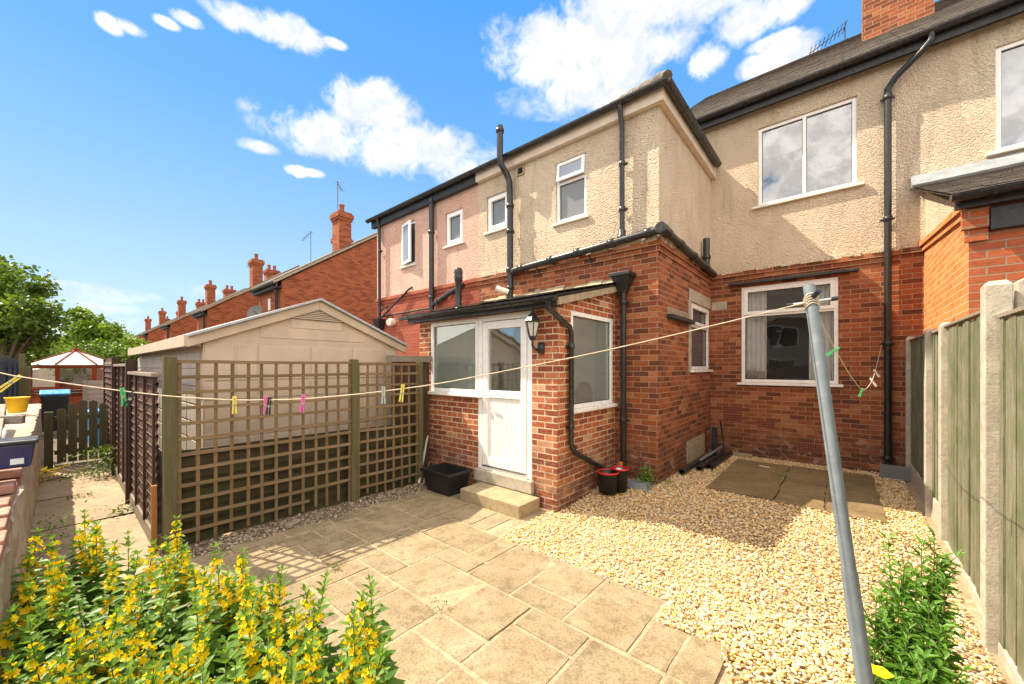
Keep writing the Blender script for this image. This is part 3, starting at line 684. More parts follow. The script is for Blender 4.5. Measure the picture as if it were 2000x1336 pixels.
# ---- the cream house
H = thing('terraced_house', (XO, YO, 0), 'cream pebbledash and red brick house with the two-storey rear wing and the porch', 'house')
b = MB()
lowwin = (-1.39, -.04, 1.43, 3.15); upwin = (-1.13, .18, 4.55, 5.93); w1 = (-3.57, -3.0, 4.05, 5.03); w2 = (-5.14, -4.59, 4.26, 4.93); sidew = (6.81, 7.98, 1.66, 2.80)
wall(b, ('Y', YM), -1.9, .662, -.1, ZC - .16, [lowwin]); wall(b, ('Y', YO), XB, XO, -.1, ZC - .16); wall(b, ('X', XO), YO, YM, -.1, ZC - .16, [sidew])
b.build('brick_wall', M['brick'], H)
b = MB()   # corbel courses
for (n1, z0, z1) in ((.02, ZC - .16, ZC - .08), (.045, ZC - .08, ZC)):
    b.pbox(('Y', YM), XO, .66, -.05, n1, z0, z1); b.pbox(('Y', YO), XB, XO + n1, -.05, n1, z0, z1); b.pbox(('X', XO), YO + .001, YM, -.05, n1 - .001, z0, z1 - .001)
b.build('corbel_course', M['brick'], H, .004)
b = MB()
wall(b, ('Y', YM - .012), XO - 1.4, .662, ZC, ZM - .05, [upwin]); wall(b, ('Y', YO - .012), XB, XO + .012, ZC, ZE + .1, [w1, w2]); wall(b, ('X', XO + .012), YO - .012, YM, ZC, ZE + .1)
b.build('render_wall', M['cream'], H)
# bell-mouth drip of the render
r_ = random.Random(3); b = MB()
for (pl, a, c) in ((('Y', YM - .012), XO, .66), (('Y', YO - .012), XB, XO), (('X', XO + .012), YO, YM)):
    u = a
    while u < c:
        w_ = r_.uniform(.05, .16); e = min(c, u + w_); b.pbox(pl, u, e, 0, r_.uniform(.03, .05), ZC - r_.uniform(.005, .03), ZC + r_.uniform(.03, .06)); u = e
b.build('render_edge', M['cream'], H, .012)
window(H, ('Y', YM), *lowwin, cells=[(0, 1, 0, .70), (0, 1, .70, 1)], sash=(1,), rd=2.2, sill_ext=.06)
window(H, ('Y', YM), *upwin, cells=[(0, .5, 0, 1), (.5, 1, 0, 1)], glass='glass_up', rd=2.0, sill_m='sillstone', sill_out=.07, sill_ext=.09)
window(H, ('Y', YO), *w1, cells=[(0, 1, 0, .66), (0, 1, .66, 1)], glass='glass_frost', rd=.8, sill_m='sillstone', sill_out=.05)
window(H, ('Y', YO), *w2, glass='glass_frost', sash=(0,), rd=.8, sill_m='sillstone')
window(H, ('X', XO), *sidew, cells=[(0, 1, 0, .66), (0, 1, .66, 1)], sash=(1,), glass='glass_dark', rd=1.4)
# top-hung light of the bathroom window standing open
pl = Vector((0, 0, 0)); s = MB(); a0, a1 = w1[0] + .03, w1[1] - .03; zt = w1[3] - .02; zb = w1[2] + .66 * (w1[3] - w1[2]) + .02; hgt = zt - zb; ang = .10
dn = Vector((0, -math.sin(ang), -math.cos(ang))); nn = Vector((0, -math.cos(ang), math.sin(ang))); cc = Vector(((a0 + a1) / 2, YO - .0, zt)) + dn * hgt / 2
X_ = Vector((1, 0, 0)); hw = (a1 - a0) / 2
for (du, dd, hu, hd) in ((-hw + .025, 0, .025, hgt / 2), (hw - .025, 0, .025, hgt / 2), (0, -hgt / 2 + .025, hw - .05, .025), (0, hgt / 2 - .025, hw - .05, .025)): s.obox(cc + X_ * du + dn * dd, X_, dn, nn, hu, hd, .02)
so_ = s.build('open_sash', M['upvc'], H, .004); MB().obox(cc, X_, dn, nn, hw - .05, hgt / 2 - .05, .004).build('pane', M['glass_frost'], so_)
# curtains and blinds belong to the windows' rooms
def curtain(par, x0, x1, y, z0, z1, m, name='curtain', pleat=.035, amp=.02):
    n = max(6, int((x1 - x0) / pleat * 6)); vs = []
    for j, z in enumerate((z0, z1)):
        for i in range(n + 1):
            x = x0 + (x1 - x0) * i / n; vs.append((x, y + amp * math.sin(i * 2 * math.pi / 12) * (1.3 if j == 0 else .7), z))
    bb = MB(); bb.add(vs, [(i, i + 1, n + 2 + i, n + 1 + i) for i in range(n)], True); return bb.build(name, M[m], par)
curtain(H, -1.36, -1.02, YM + .15, 1.40, 3.12, 'curtain'); curtain(H, -.42, -.10, YM + .15, 1.40, 3.12, 'curtain')
curtain(H, -1.03, -1.0, YM + .22, 1.40, 3.12, 'redcloth', pleat=.02); curtain(H, -.12, -.05, YM + .22, 1.40, 3.12, 'redcloth', pleat=.02)
MB().box(-1.10, .15, YM + .14, YM + .145, 5.42, 5.90).build('roller_blind', M['blind'], H)
MB().box(-1.9, .6, YM + .3, YM + .31, 4.3, 5.2).build('net_screen', M['darkroom'], H)
# canopy strips over openings
b = MB(); b.pbox(('Y', YM), -1.58, .20, -.01, .10, 3.19, 3.235); b.build('window_canopy', M['blackpaint'], H, .006)
b = MB(); b.pbox(('X', XO), 5.62, 6.72, -.01, .09, 2.40, 2.46); cnp = b.build('canopy_shelf', M['blackpaint'], H, .006)
b = MB()
for k in range(12): b.pbox(('X', XO), 5.66 + k * .088, 5.70 + k * .088, 0, .012, 2.47, 2.58)
b.build('soldier_course_gaps', M['ochre'], H)
b = MB(); b.pbox(('X', XO), 6.70, 8.02, 0, .008, 2.80, 3.0); b.pbox(('Y', YM), -1.88, -1.62, 0, .008, 2.78, 2.93); b.pbox(('X', XO), 6.66, 6.81, 0, .007, 1.62, 2.80); b.build('cement_patch', M['concrete'], H)
b = MB(); b.pbox(('X', XO), 6.55, 7.6, 0, .01, .14, .50); b.build('cement_plinth', M['ochre'], H)
for (u, z, w_, h, rws) in ((-1.53, .915, .30, .12, 3), (-1.53, .775, .30, .12, 3), (-1.01, .70, .26, .11, 3), (-.40, .37, .30, .14, 4)): airbrick(H, ('Y', YM), u, z, w_, h, rws, 10)
airbrick(H, ('Y', YO), -4.80, 5.10, .28, .1, 3, 9)
b = MB(); b.pbox(('Y', YO - .012), -4.38, -4.22, 0, .02, 5.08, 5.24); v_ = b.build('extractor_vent', M['ochre'], H); MB().pbox(('Y', YO - .012), -4.35, -4.25, .019, .024, 5.11, 5.21).build('vent_opening', M['slotdark'], v_)
# eaves of the rear wing
b = MB(); b.box(XB, XO + .10, YO - .10, YO - .0122, ZE - .07, ZE + .12); b.box(XO + .0122, XO + .0998, YO - .012, YM - .013, ZE - .071, ZE + .119); b.build('fascia', M['cladding'], H, .004)
gutter(H, (XB, YO - .165, ZE + .12), (XO + .18, YO - .165, ZE + .12), .062)
gutter(H, (XO + .165, YM - .16, ZE + .12), (XO + .165, YO - .18, ZE + .12), .062)
tiled_roof(H, XB, XO + .16, YO - .14, ZE + .15, YO + 2.6, ZE + 2.0, 'rear_wing_roof', hip1=2.6)
b = MB()  # side slope of the hip and the ridge behind it
b.add([(XO + .16, YO - .14, ZE + .15), (XO + .16, YM + .3, ZE + .15), (XO - 2.34, YM + .3, ZE + 2.0), (XO - 2.34, YO + 2.6, ZE + 2.0)], [(0, 1, 2, 3)]); b.build('hip_slope', M['tile'], H)
b = MB(); b.tube([lerp((XO + .17, YO - .15, ZE + .17), (XO - 2.3, YO + 2.5, ZE + 2.0), t_) + Vector((0, 0, .03 * (k % 2))) for k, t_ in enumerate([i / 14 for i in range(15)])], .07, 8); b.build('hip_tiles', M['tile'], H)
# main roof
tiled_roof(H, XO - 1.2, .66, YM - .2, ZM + .03, YM + 4.6, ZM + 3.45, 'main_roof')
b = MB(); b.box(XO - 1.2, .66, YM - .17, YM - .14, ZM - .16, ZM + .02); b.box(XO - 1.2, .66, YM - .14, YM - .01, ZM - .10, ZM - .07); b.build('main_fascia', M['blackpaint'], H, .004)
gutter(H, (XO - 1.15, YM - .235, ZM + .01), (.66, YM - .235, ZM + .01), .065)
ch = chimney(H, .775, 10.35, 7.4, 10.6, .93, .75, 'brick', 0)
b = MB(); b.box(.30, 1.25, 9.955, 9.97, 7.55, 7.82); b.build('lead_flashing', M['lead'], ch)
# roof vent tile
# pipes on the rear wing
R = .05
pipe(H, [(-2.38, YO - .165, ZE + .08), (-2.38, YO - .145, ZE - .06), (-2.38, YO - .10, ZE - .16), (-2.38, YO - .09, 3.62)], .036, collars=[(-2.38, YO - .09, 4.6), (-2.38, YO - .09, 3.95)], clip='Y')
b = MB(); b.lathe((-2.38, YO - .10, 3.46), [(.036, .2), (.055, .19), (.055, .12), (.07, .1), (.07, .02), (.05, 0)], 14); b.build('pipe_socket', M['blackplastic'], H)
wp = [(-4.44, YO - .12, 3.36), (-4.36, YO - .12, 3.40), (-2.38, YO - .12, 3.50), (-1.82, YO - .12, 3.53)]
b = MB(); b.tube(wp, .055, 14)
for t_ in (.06, .3, .5, .72, .93):
    c = lerp(wp[1], wp[3], t_); d_ = (Vector(wp[3]) - Vector(wp[1])).normalized(); b.tube([c - d_ * .05, c - d_ * .045, c + d_ * .045, c + d_ * .05], [.056, .067, .067, .056], 14)
b.build('waste_pipe', M['blackplastic'], H)
b = MB(); b.tube([(-1.80, YO - .21, 3.53), (-1.80, YO - .12, 3.53), (-1.80, YO - .04, 3.53)], .072, 16); b.tube([(-1.80, YO - .215, 3.53), (-1.80, YO - .20, 3.53)], .045, 14); b.build('pipe_junction', M['blackplastic'], H)
sp = [(-1.80, YO - .06, 3.53), (-1.80, 7.9, 3.42)]
b = MB(); b.tube(sp, .055, 14)
for t_ in (.05, .25, .5, .78): c = lerp(*sp, t_); b.tube([c - Vector((0, .05, 0)), c - Vector((0, .045, 0)), c + Vector((0, .045, 0)), c + Vector((0, .05, 0))], [.056, .067, .067, .056], 14)
b.build('side_waste_pipe', M['blackplastic'], H)
pipe(H, [(-1.80, 7.35, 3.45), (-1.80, 7.35, 3.95)], .055, name='vent_stub', collars=[(-1.80, 7.35, 3.62)])
for u in (-3.9, -2.9): MB().tube([(u, YO - .02, 3.30), (u, YO - .12, 3.40)], .012, 6).build('pipe_bracket', M['blackplastic'], H)
# soil stack
sk = smoothpts([(-4.46, YO - .12, 2.93), (-4.46, YO - .12, 4.95), (-4.50, YO - .18, 5.12), (-4.55, YO - .29, 5.28), (-4.55, YO - .29, 5.92)], 1)
pipe(H, sk, .055, name='soil_stack', collars=[(-4.46, YO - .12, 4.55), (-4.46, YO - .12, 4.1), (-4.46, YO - .12, 3.42), (-4.46, YO - .12, 3.1), (-4.55, YO - .29, 5.84)])
b = MB(); b.tube([(-4.46, YO - .17, 3.02), (-4.55, YO - .26, 3.06), (-4.62, YO - .30, 3.10)], .05, 12); b.tube([(-4.70, YO, 3.10), (-4.6, YO - .26, 3.09)], .04, 12); b.build('boiler_outlet', M['p_white'], H)
# hopper and rainwater pipe beside the porch
hx = -2.36
b = MB(); b.add([(hx - .14, YO - .24, 3.0), (hx + .14, YO - .24, 3.0), (hx + .14, YO - .01, 3.0), (hx - .14, YO - .01, 3.0), (hx - .05, YO - .15, 2.76), (hx + .05, YO - .15, 2.76), (hx + .05, YO - .04, 2.76), (hx - .05, YO - .04, 2.76)],
                [(0, 1, 5, 4), (1, 2, 6, 5), (2, 3, 7, 6), (3, 0, 4, 7), (4, 5, 6, 7)]); b.box(hx - .155, hx + .155, YO - .255, YO - .005, 2.98, 3.03); b.build('hopper', M['castiron'], H, .006)
pipe(H, [(hx, YO - .10, 2.80), (hx, YO - .10, .16)], .040, 'castiron', collars=[(hx, YO - .10, 2.62), (hx, YO - .10, .95)], clip='Y')
# main downpipe
dp = smoothpts([(.94, YM - .235, ZM - .03), (.94, YM - .235, ZM - .16), (.52, YM - .09, 5.88), (.52, YM - .09, 5.6)], 1) + [Vector((.52, YM - .09, .22))]
pipe(H, dp, .042, 'castiron', collars=[(.52, YM - .09, 5.70), (.52, YM - .09, 3.90), (.52, YM - .09, 2.05), (.52, YM - .09, .35)], clip='Y')

# ---- the porch
PO = thing('porch', (XP, YP, 0), 'small brick lean-to porch with white glazed door and low pitched roof', 'porch')
XPL = -5.18
pwin = (-4.89, -3.845, 1.33, 2.385); pdoor = (-3.84, -2.90, .31, 2.40); pside = (4.08, 5.22, 1.18, 2.40)
b = MB(); wall(b, ('Y', YP), XPL, XP, -.1, 2.46, [pwin, pdoor], rev=.09); wall(b, ('X', XP), YP, YO, -.1, 2.46, [pside], rev=.07)
b.add([(XPL, YP, -.1), (XPL, YO, -.1), (XPL, YO, 2.46), (XPL, YP, 2.46)], [(3, 2, 1, 0)])
b.prism([(XP, YP, 2.46), (XP, YO, 2.46), (XP, YO, 2.80)], (-.1, 0, 0)); b.build('brick_wall', M['brick_porch'], PO)
window(PO, ('Y', YP), *pwin, depth=.03, room='lightroom', room_on=False, sill_out=.07, sill_ext=.07, glass='glass_mist')
window(PO, ('X', XP), *pside, depth=.03, room='lightroom', room_on=False, sill_out=.06, sill_ext=.05, glass='glass_mist')
b = MB(); r_in = [(XPL + .02, YP + .12, .28), (XP - .12, YO - .02, 2.44)]
x0, y0, z0 = r_in[0]; x1, y1, z1 = r_in[1]
b.add([(x0, y0, z0), (x1, y0, z0), (x1, y1, z0), (x0, y1, z0), (x0, y0, z1), (x1, y0, z1), (x1, y1, z1), (x0, y1, z1)], [(0, 1, 2, 3), (7, 6, 5, 4), (3, 2, 6, 7), (0, 3, 7, 4)]); b.build('inner_wall', M['lightroom'], PO)
# door frame and door
fr = MB(); pl = ('Y', YP); u0, u1, z0, z1 = pdoor
fr.pbox(pl, u0 - .002, u0 + .075, -.07, .0, z0, z1); fr.pbox(pl, u1 - .075, u1, -.07, .0, z0, z1); fr.pbox(pl, u0 + .075, u1 - .075, -.07, .0, z1 - .075, z1); fr.pbox(pl, u0 + .075, u1 - .075, -.08, .01, z0, z0 + .05)
fr.build('door_frame', M['upvc'], PO, .004)
b = MB(); du0, du1, dz0, dz1 = u0 + .085, u1 - .085, z0 + .062, z1 - .085; st_ = .095
b.pbox(pl, du0, du0 + st_, -.06, .004, dz0, dz1); b.pbox(pl, du1 - st_, du1, -.06, .004, dz0, dz1)
for (a, c) in ((dz0, dz0 + .11), (1.29, 1.39), (dz1 - .10, dz1)): b.pbox(pl, du0 + st_, du1 - st_, -.06, .003, a, c)
door = b.build('door', M['upvc'], PO, .005)
b = MB(); npl = 7; w_ = (du1 - du0 - 2 * st_) / npl
for k in range(npl): b.pbox(pl, du0 + st_ + k * w_ + .003, du0 + st_ + (k + 1) * w_ - .003, -.04, -.016, dz0 + .11, 1.29)
b.pbox(pl, du0 + st_, du1 - st_, -.045, -.024, dz0 + .11, 1.29); b.build('lower_panel', M['upvc'], door, .003)
b = MB(); b.pbox(pl, du0 + st_ - .004, du1 - st_ + .004, -.034, -.028, 1.385, dz1 - .095); b.build('pane', M['glass'], door)
b = MB(); b.pbox(pl, du0 + .035, du0 + .06, .004, .012, 1.15, 1.38); b.tube([(du0 + .048, YP - .012, 1.30), (du0 + .048, YP - .05, 1.30), (du0 + .16, YP - .055, 1.295)], .009, 8); b.build('handle', M['upvc'], door)
b = MB(); b.pbox(pl, du0 + .005, du1 - .005, .0, .02, z0 + .045, z0 + .06); b.build('weather_bar', M['steel'], door)
b = MB(); b.pbox(pl, u0 - .03, u1 + .03, -.1, .055, .15, z0 - .003); b.build('threshold', M['concrete'], PO, .008)
b = MB(); b.pbox(pl, u0 - .02, u1 + .02, -.1, .03, -.05, .148); b.build('threshold_base', M['ochre'], PO, .01)
# roof
b = MB(); ye = YP - .16; ze = 2.50; yw = YO; zw = 2.50 + (YO - ye) * .235
b.prism([(XPL - .12, ye, ze), (XPL - .12, yw, zw), (XPL - .12, yw, zw + .03), (XPL - .12, ye, ze + .03)], (XP - XPL + .22, 0, 0)); b.build('roof_deck', M['blackpaint'], PO)
tiled_roof(PO, XPL - .13, XP + .12, ye - .02, ze + .03, yw, zw + .035, 'roof')
b = MB(); b.prism([(XP + .06, ye + .05, ze - .09), (XP + .06, yw, zw - .085), (XP + .06, yw, zw - .003), (XP + .06, ye + .05, ze - .003)], (.03, 0, 0)); b.build('verge_board', M['ochre'], PO)
b = MB(); b.box(XPL - .1, XP + .05, ye, ye + .03, ze - .10, ze - .003); b.box(XPL - .1, XP + .05, ye + .03, YP - .002, ze - .09, ze - .06); b.build('fascia', M['blackpaint'], PO)
gutter(PO, (XPL - .2, ye - .06, ze + .0), (XP + .13, ye - .06, ze - .01), .055, brackets=.42)
b = MB(); r_ = random.Random(8)
x = XPL
while x < XP: e = x + r_.uniform(.1, .25); b.prism([(x, YO, zw + .02), (x, YO - r_.uniform(.06, .1), zw + .035), (x, YO, zw + r_.uniform(.09, .14))], (min(e, XP) - x, 0, 0)); x = e
b.build('mortar_flashing', M['ochre'], PO)
gp = [(XP + .03, ye - .06, ze - .06), (XP + .03, ye - .06, ze - .13), (XP + .06, YP + .18, ze - .32), (XP + .055, YP + .22, ze - .40), (XP + .055, YP + .22, .78), (XP + .06, YP + .30, .66), (XP + .06, YO - .22, .20), (XP + .06, YO - .14, .14)]
pipe(PO, gp, .032, collars=[(XP + .055, YP + .22, 1.95), (XP + .055, YP + .22, .98)], clip='X')
pipe(PO, [(-5.89 + .0, YO - .62, 2.75), (-5.89, YO - .62, 3.0)], .01, name='roof_vent_base')
# lantern on the pier
LN = thing('wall_lantern', (-2.76, YP, 1.95), 'black coach lantern on the brick pier right of the white door', 'lantern')
lx, ly, lz = -2.77, YP - .16, 2.06
b = MB(); b.lathe((-2.75, YP - .012, 1.93), [(.0, -.07), (.045, -.06), (.05, 0), (.045, .06), (0, .07)], 12); b.tube(smoothpts([(-2.75, YP - .01, 1.93), (-2.75, YP - .09, 1.90), (lx, ly, 1.94), (lx, ly, 2.02)], 2), .014, 8); b.tube([(lx, ly, 2.02), (lx, ly, 2.06)], [.03, .045], 8); b.build('bracket', M['castiron'], LN)
b = MB()
q = lambda r, z: [(lx + r * math.cos(math.pi / 3 * k + .3), ly + r * math.sin(math.pi / 3 * k + .3), z) for k in range(6)]
a = q(.045, 2.065); c = q(.085, 2.235)
for k in range(6): b.tube([a[k], c[k]], .006, 5)
for z, r in ((2.06, .05), (2.235, .092)): b.lathe((lx, ly, z), [(0, -.008), (r, -.008), (r, .008), (0, .008)], 6, False)
b.lathe((lx, ly, 2.243), [(.098, 0), (.05, .075), (.025, .1), (.02, .13), (.012, .14), (.008, .18), (0, .19)], 6, False); b.build('lantern_cage', M['castiron'], LN)
b = MB(); b.add(q(.041, 2.07) + q(.08, 2.228), [(k, (k + 1) % 6, 6 + (k + 1) % 6, 6 + k) for k in range(6)]); b.build('glass_shade', M['lampglass'], LN)
# doorstep
tag(MB().box(-3.72, -2.735, 3.335, YP - .058, -.03, .15).build('doorstep', M['step'], bevel=.012), 'weathered buff stone step in front of the white porch door', 'doorstep')

# ---- the pink neighbour
N = thing('neighbour_house', (XL, YO, 0), 'rear wing with pale pink render above red painted brick, left of the cream house', 'house')
w3 = (-6.35, -5.81, 4.24, 4.93); w4 = (-7.94, -7.42, 4.08, 5.08)
b = MB(); wall(b, ('Y', YO), XL, XB - .001, -.1, ZC - .16); wall(b, ('X', XL + 0.0), YO, YM + 3, -.1, 3, []) if False else None; b.add([(XL, YO, -.1), (XL, YO + 6, -.1), (XL, YO + 6, ZC - .16), (XL, YO, ZC - .16)], [(3, 2, 1, 0)]); b.build('painted_brick_wall', M['brick_painted'], N)
b = MB()
for (n1, z0, z1) in ((.02, ZC - .16, ZC - .08), (.045, ZC - .08, ZC)): b.pbox(('Y', YO), XL - .02, XB - .002, -.05, n1, z0, z1)
b.build('corbel_course', M['brick_painted'], N, .004)
b = MB(); wall(b, ('Y', YO - .010), XL, XB - .002, ZC, ZE + .1, [w3, w4]); b.add([(XL, YO - .01, ZC), (XL, YO + 6, ZC), (XL, YO + 6, ZE + .1), (XL, YO - .01, ZE + .1)], [(3, 2, 1, 0)]); b.build('pink_render_wall', M['pink'], N)
window(N, ('Y', YO), *w3, glass='glass_frost', sash=(0,), rd=.8, sill_m='sillstone')
window(N, ('Y', YO), *w4, glass='glass_dark', rd=.8, sill_m='sillstone', cells=[(0, 1, 0, 1)])
# open casement hinged on the left
s = MB(); hz = (w4[2] + w4[3]) / 2; hh = (w4[3] - w4[2]) / 2 - .03; ang = .2; wd = w4[1] - w4[0] - .06
dx = Vector((math.cos(ang), -math.sin(ang), 0)); nn = Vector((math.sin(ang), math.cos(ang), 0)); c0 = Vector((w4[0] + .03, YO - .02, hz)) + dx * wd / 2; Z_ = Vector((0, 0, 1))
for (du, dd, hu, hd) in ((-wd / 2 + .03, 0, .03, hh), (wd / 2 - .03, 0, .03, hh), (0, -hh + .03, wd / 2 - .06, .03), (0, hh - .03, wd / 2 - .06, .03)): s.obox(c0 + dx * du + Z_ * dd, dx, Z_, nn, hu, hd, .022)
so_ = s.build('open_casement', M['upvc'], N, .004); MB().obox(c0, dx, Z_, nn, wd / 2 - .06, hh - .06, .004).build('pane', M['glass_frost'], so_)
b = MB(); b.box(XL - .12, XB - .002, YO - .105, YO - .0102, ZE - .08, ZE + .12); b.build('fascia', M['blackpaint'], N, .003)
gutter(N, (XL - .2, YO - .17, ZE + .12), (XB - .01, YO - .17, ZE + .12), .062)
tiled_roof(N, XL - .18, XB - .005, YO - .14, ZE + .15, YO + 2.6, ZE + 2.0, 'roof', hip0=2.6)
airbrick(N, ('Y', YO), -6.05, 5.10, .26, .09, 3, 8)
pipe(N, [(-6.71, YO - .10, 2.9), (-6.71, YO - .10, 5.32)], .055, name='soil_stack', collars=[(-6.71, YO - .10, 5.24), (-6.71, YO - .10, 4.6), (-6.71, YO - .10, 3.2)])
pipe(N, [(-6.71, YO - .10, 3.02), (-6.2, YO - .06, 3.22), (-5.75, YO - .04, 3.36)], .05, name='branch_pipe')
b = MB(); b.lathe((-5.62, YO - .30, 2.78), [(.14, 0), (.07, .06), (.06, .1), (.06, .55), (.08, .6), (.082, .66), (.075, .7), (.085, .74), (.07, .82), (.06, .83), (0, .83)], 16); b.build('vent_terminal', M['blackplastic'], PO)
pipe(N, [(-8.79, YO - .17, ZE + .08), (-8.79, YO - .10, ZE - .1), (-8.79, YO - .09, 2.0)], .036, 'castiron', collars=[(-8.79, YO - .09, 4.6)], clip='Y')
b = MB(); hx = -8.79; b.add([(hx - .15, YO - .22, 2.9), (hx + .15, YO - .22, 2.9), (hx + .15, YO - .01, 2.9), (hx - .15, YO - .01, 2.9), (hx - .05, YO - .14, 2.6), (hx + .05, YO - .14, 2.6), (hx + .05, YO - .04, 2.6), (hx - .05, YO - .04, 2.6)],
                [(0, 1, 5, 4), (1, 2, 6, 5), (2, 3, 7, 6), (3, 0, 4, 7), (4, 5, 6, 7), (0, 3, 2, 1)]); b.build('hopper', M['castiron'], N)
pipe(N, [(-8.75, YO - .13, 2.88), (-7.6, YO - .06, 3.5), (-7.52, YO - .02, 3.55)], .022, name='waste_pipe'); pipe(N, [(-8.7, YO - .08, 2.96), (-6.75, YO - .06, 2.99)], .02, name='overflow_pipe')
pipe(N, smoothpts([(-8.85, YO - .1, 2.9), (-8.7, YO - .12, 3.12), (-8.5, YO - .06, 3.2)], 1), .022, name='waste_elbow')
b = MB(); b.tube([(-8.3, YO, 2.80), (-8.3, YO - .10, 2.79), (-8.28, YO - .16, 2.78)], [.09, .1, .075], 14); b.build('security_light', M['p_white'], N)

# ---- house on the right with its brick extension
E2 = thing('extension_house', (1.0, YM, 0), 'house at the right edge with orange brick lean-to behind the green fence', 'house')
nbw = (1.55, 2.9, 4.55, 5.94)
b = MB(); wall(b, ('Y', YM - .008), .662, 6, ZC, ZM - .05, [nbw]); b.build('render_wall', M['cream'], E2)
b = MB(); wall(b, ('Y', YM), .662, .92, -.1, ZC); b.build('brick_wall', M['brick'], E2)
b = MB(); b.pbox(('Y', YM), .662, .90, -.05, .045, ZC - .08, ZC - .001); b.build('corbel_course', M['brick'], E2)
window(E2, ('Y', YM), *nbw, glass='glass_up', cells=[(0, .5, 0, 1), (.5, 1, 0, 1)], rd=1.5, sill_m='sillstone', sill_ext=.09, sill_out=.07)
b = MB(); b.box(1.5, 3, YM + .16, YM + .165, 4.5, 5.95); b.build('window_blind', M['blind'], E2)
tiled_roof(E2, .665, 6, YM - .2, ZM + .03, YM + 4.6, ZM + 3.45, 'main_roof')
b = MB(); b.box(.662, 6, YM - .17, YM - .14, ZM - .16, ZM + .02); b.box(.662, 6, YM - .14, YM - .01, ZM - .10, ZM - .07); b.build('fascia', M['blackpaint'], E2)
gutter(E2, (.67, YM - .235, ZM + .01), (6, YM - .235, ZM + .01), .065)
XN, YN = .90, 5.50
zt0 = 4.22; zf0 = 3.16     # top of the side wall against the house and at the front
b = MB(); b.prism([(XN, YN + .004, -.1), (XN, YM, -.1), (XN, YM, ZC - .02), (XN, YM - .25, ZC - .02), (XN, YN + .1, zf0), (XN, YN + .004, zf0)], (.1, 0, 0)); b.build('side_brick_wall', M['brick_orange'], E2)
b = MB(); b.prism([(XN + .012, YM - .2, ZC - .1), (XN + .012, YM, ZC - .1), (XN + .012, YM, zt0), (XN + .012, YN + .15, zf0 + .07), (XN + .012, YN + .15, zf0 - .02)], (.08, 0, 0)); b.build('side_render', M['cream'], E2)
for k, o_ in enumerate((.0, .075)):
    b = MB(); b.prism([(XN - .045 + .02 * k, YM - .02, 3.47 - o_), (XN - .045 + .02 * k, YN + .62, 3.30 + .10 - o_ * 1.0), (XN - .045 + .02 * k, YN + .62, 3.235 + .10 - o_), (XN - .045 + .02 * k, YM - .02, 3.40 - o_)], (.07, 0, 0)) if False else b.box(0, .001, 0, .001, -5, -4.99)
b = MB()
p0 = Vector((XN - .01, YM - .02, 3.42)); p1 = Vector((XN - .01, YN + .30, 3.24))
wall(b, ('Y', YN), XN, 4.5, -.1, zf0 + .02); b.build('front_brick_wall', M['brick_smooth'], E2)
b = MB(); b.pbox(('Y', YN), XN - .03, XN + .115, .001, .03, zf0 - .30, zf0 - .19); b.pbox(('Y', YN), XN - .05, XN + .115, .001, .05, zf0 - .187, zf0 - .0); b.build('corbel_bricks', M['brick_smooth'], E2, .004)
b = MB(); b.pbox(('Y', YN), XN + .12, 3.5, -.02, .06, zf0 - .22, zf0 - .02); b.build('lintel', M['blackpaint'], E2, .004)
tiled_roof(E2, XN - .12, 4.5, YN - .14, zf0 + .12, YM - .08, zt0 + .05, 'lean_to_roof')
b = MB(); b.box(XN - .1, 4.5, YN - .12, YN - .06, zf0 + .0, zf0 + .11); b.build('lean_to_fascia', M['blackpaint'], E2)
gutter(E2, (XN - .14, YN - .20, zf0 + .11), (4.5, YN - .20, zf0 + .11), .062)
b = MB(); b.prism([(XN - .14, YM - .22, zt0 + .02), (XN - .14, YM - .012, zt0 + .10), (XN - .14, YM - .012, zt0 + .25), (XN - .14, YM - .03, zt0 + .25), (XN - .14, YM - .24, zt0 + .05)], (3.8, 0, 0)); b.build('lead_flashing', M['lead'], E2)
# raking brick courses on the side wall
b = MB()
b.prism([(XN - .05, YM - .01, 3.50), (XN - .05, YM - .01, 3.44), (XN - .05, YN + .05, zf0 + .02), (XN - .05, YN + .05, zf0 + .08)], (.055, 0, 0)); b.build('raking_course', M['brick_orange'], E2)
b = MB(); b.prism([(XN - .025, YM - .01, 3.436), (XN - .025, YM - .01, 3.37), (XN - .025, YN + .05, zf0 - .05), (XN - .025, YN + .05, zf0 + .016)], (.03, 0, 0)); b.build('raking_course', M['brick_orange'], E2)

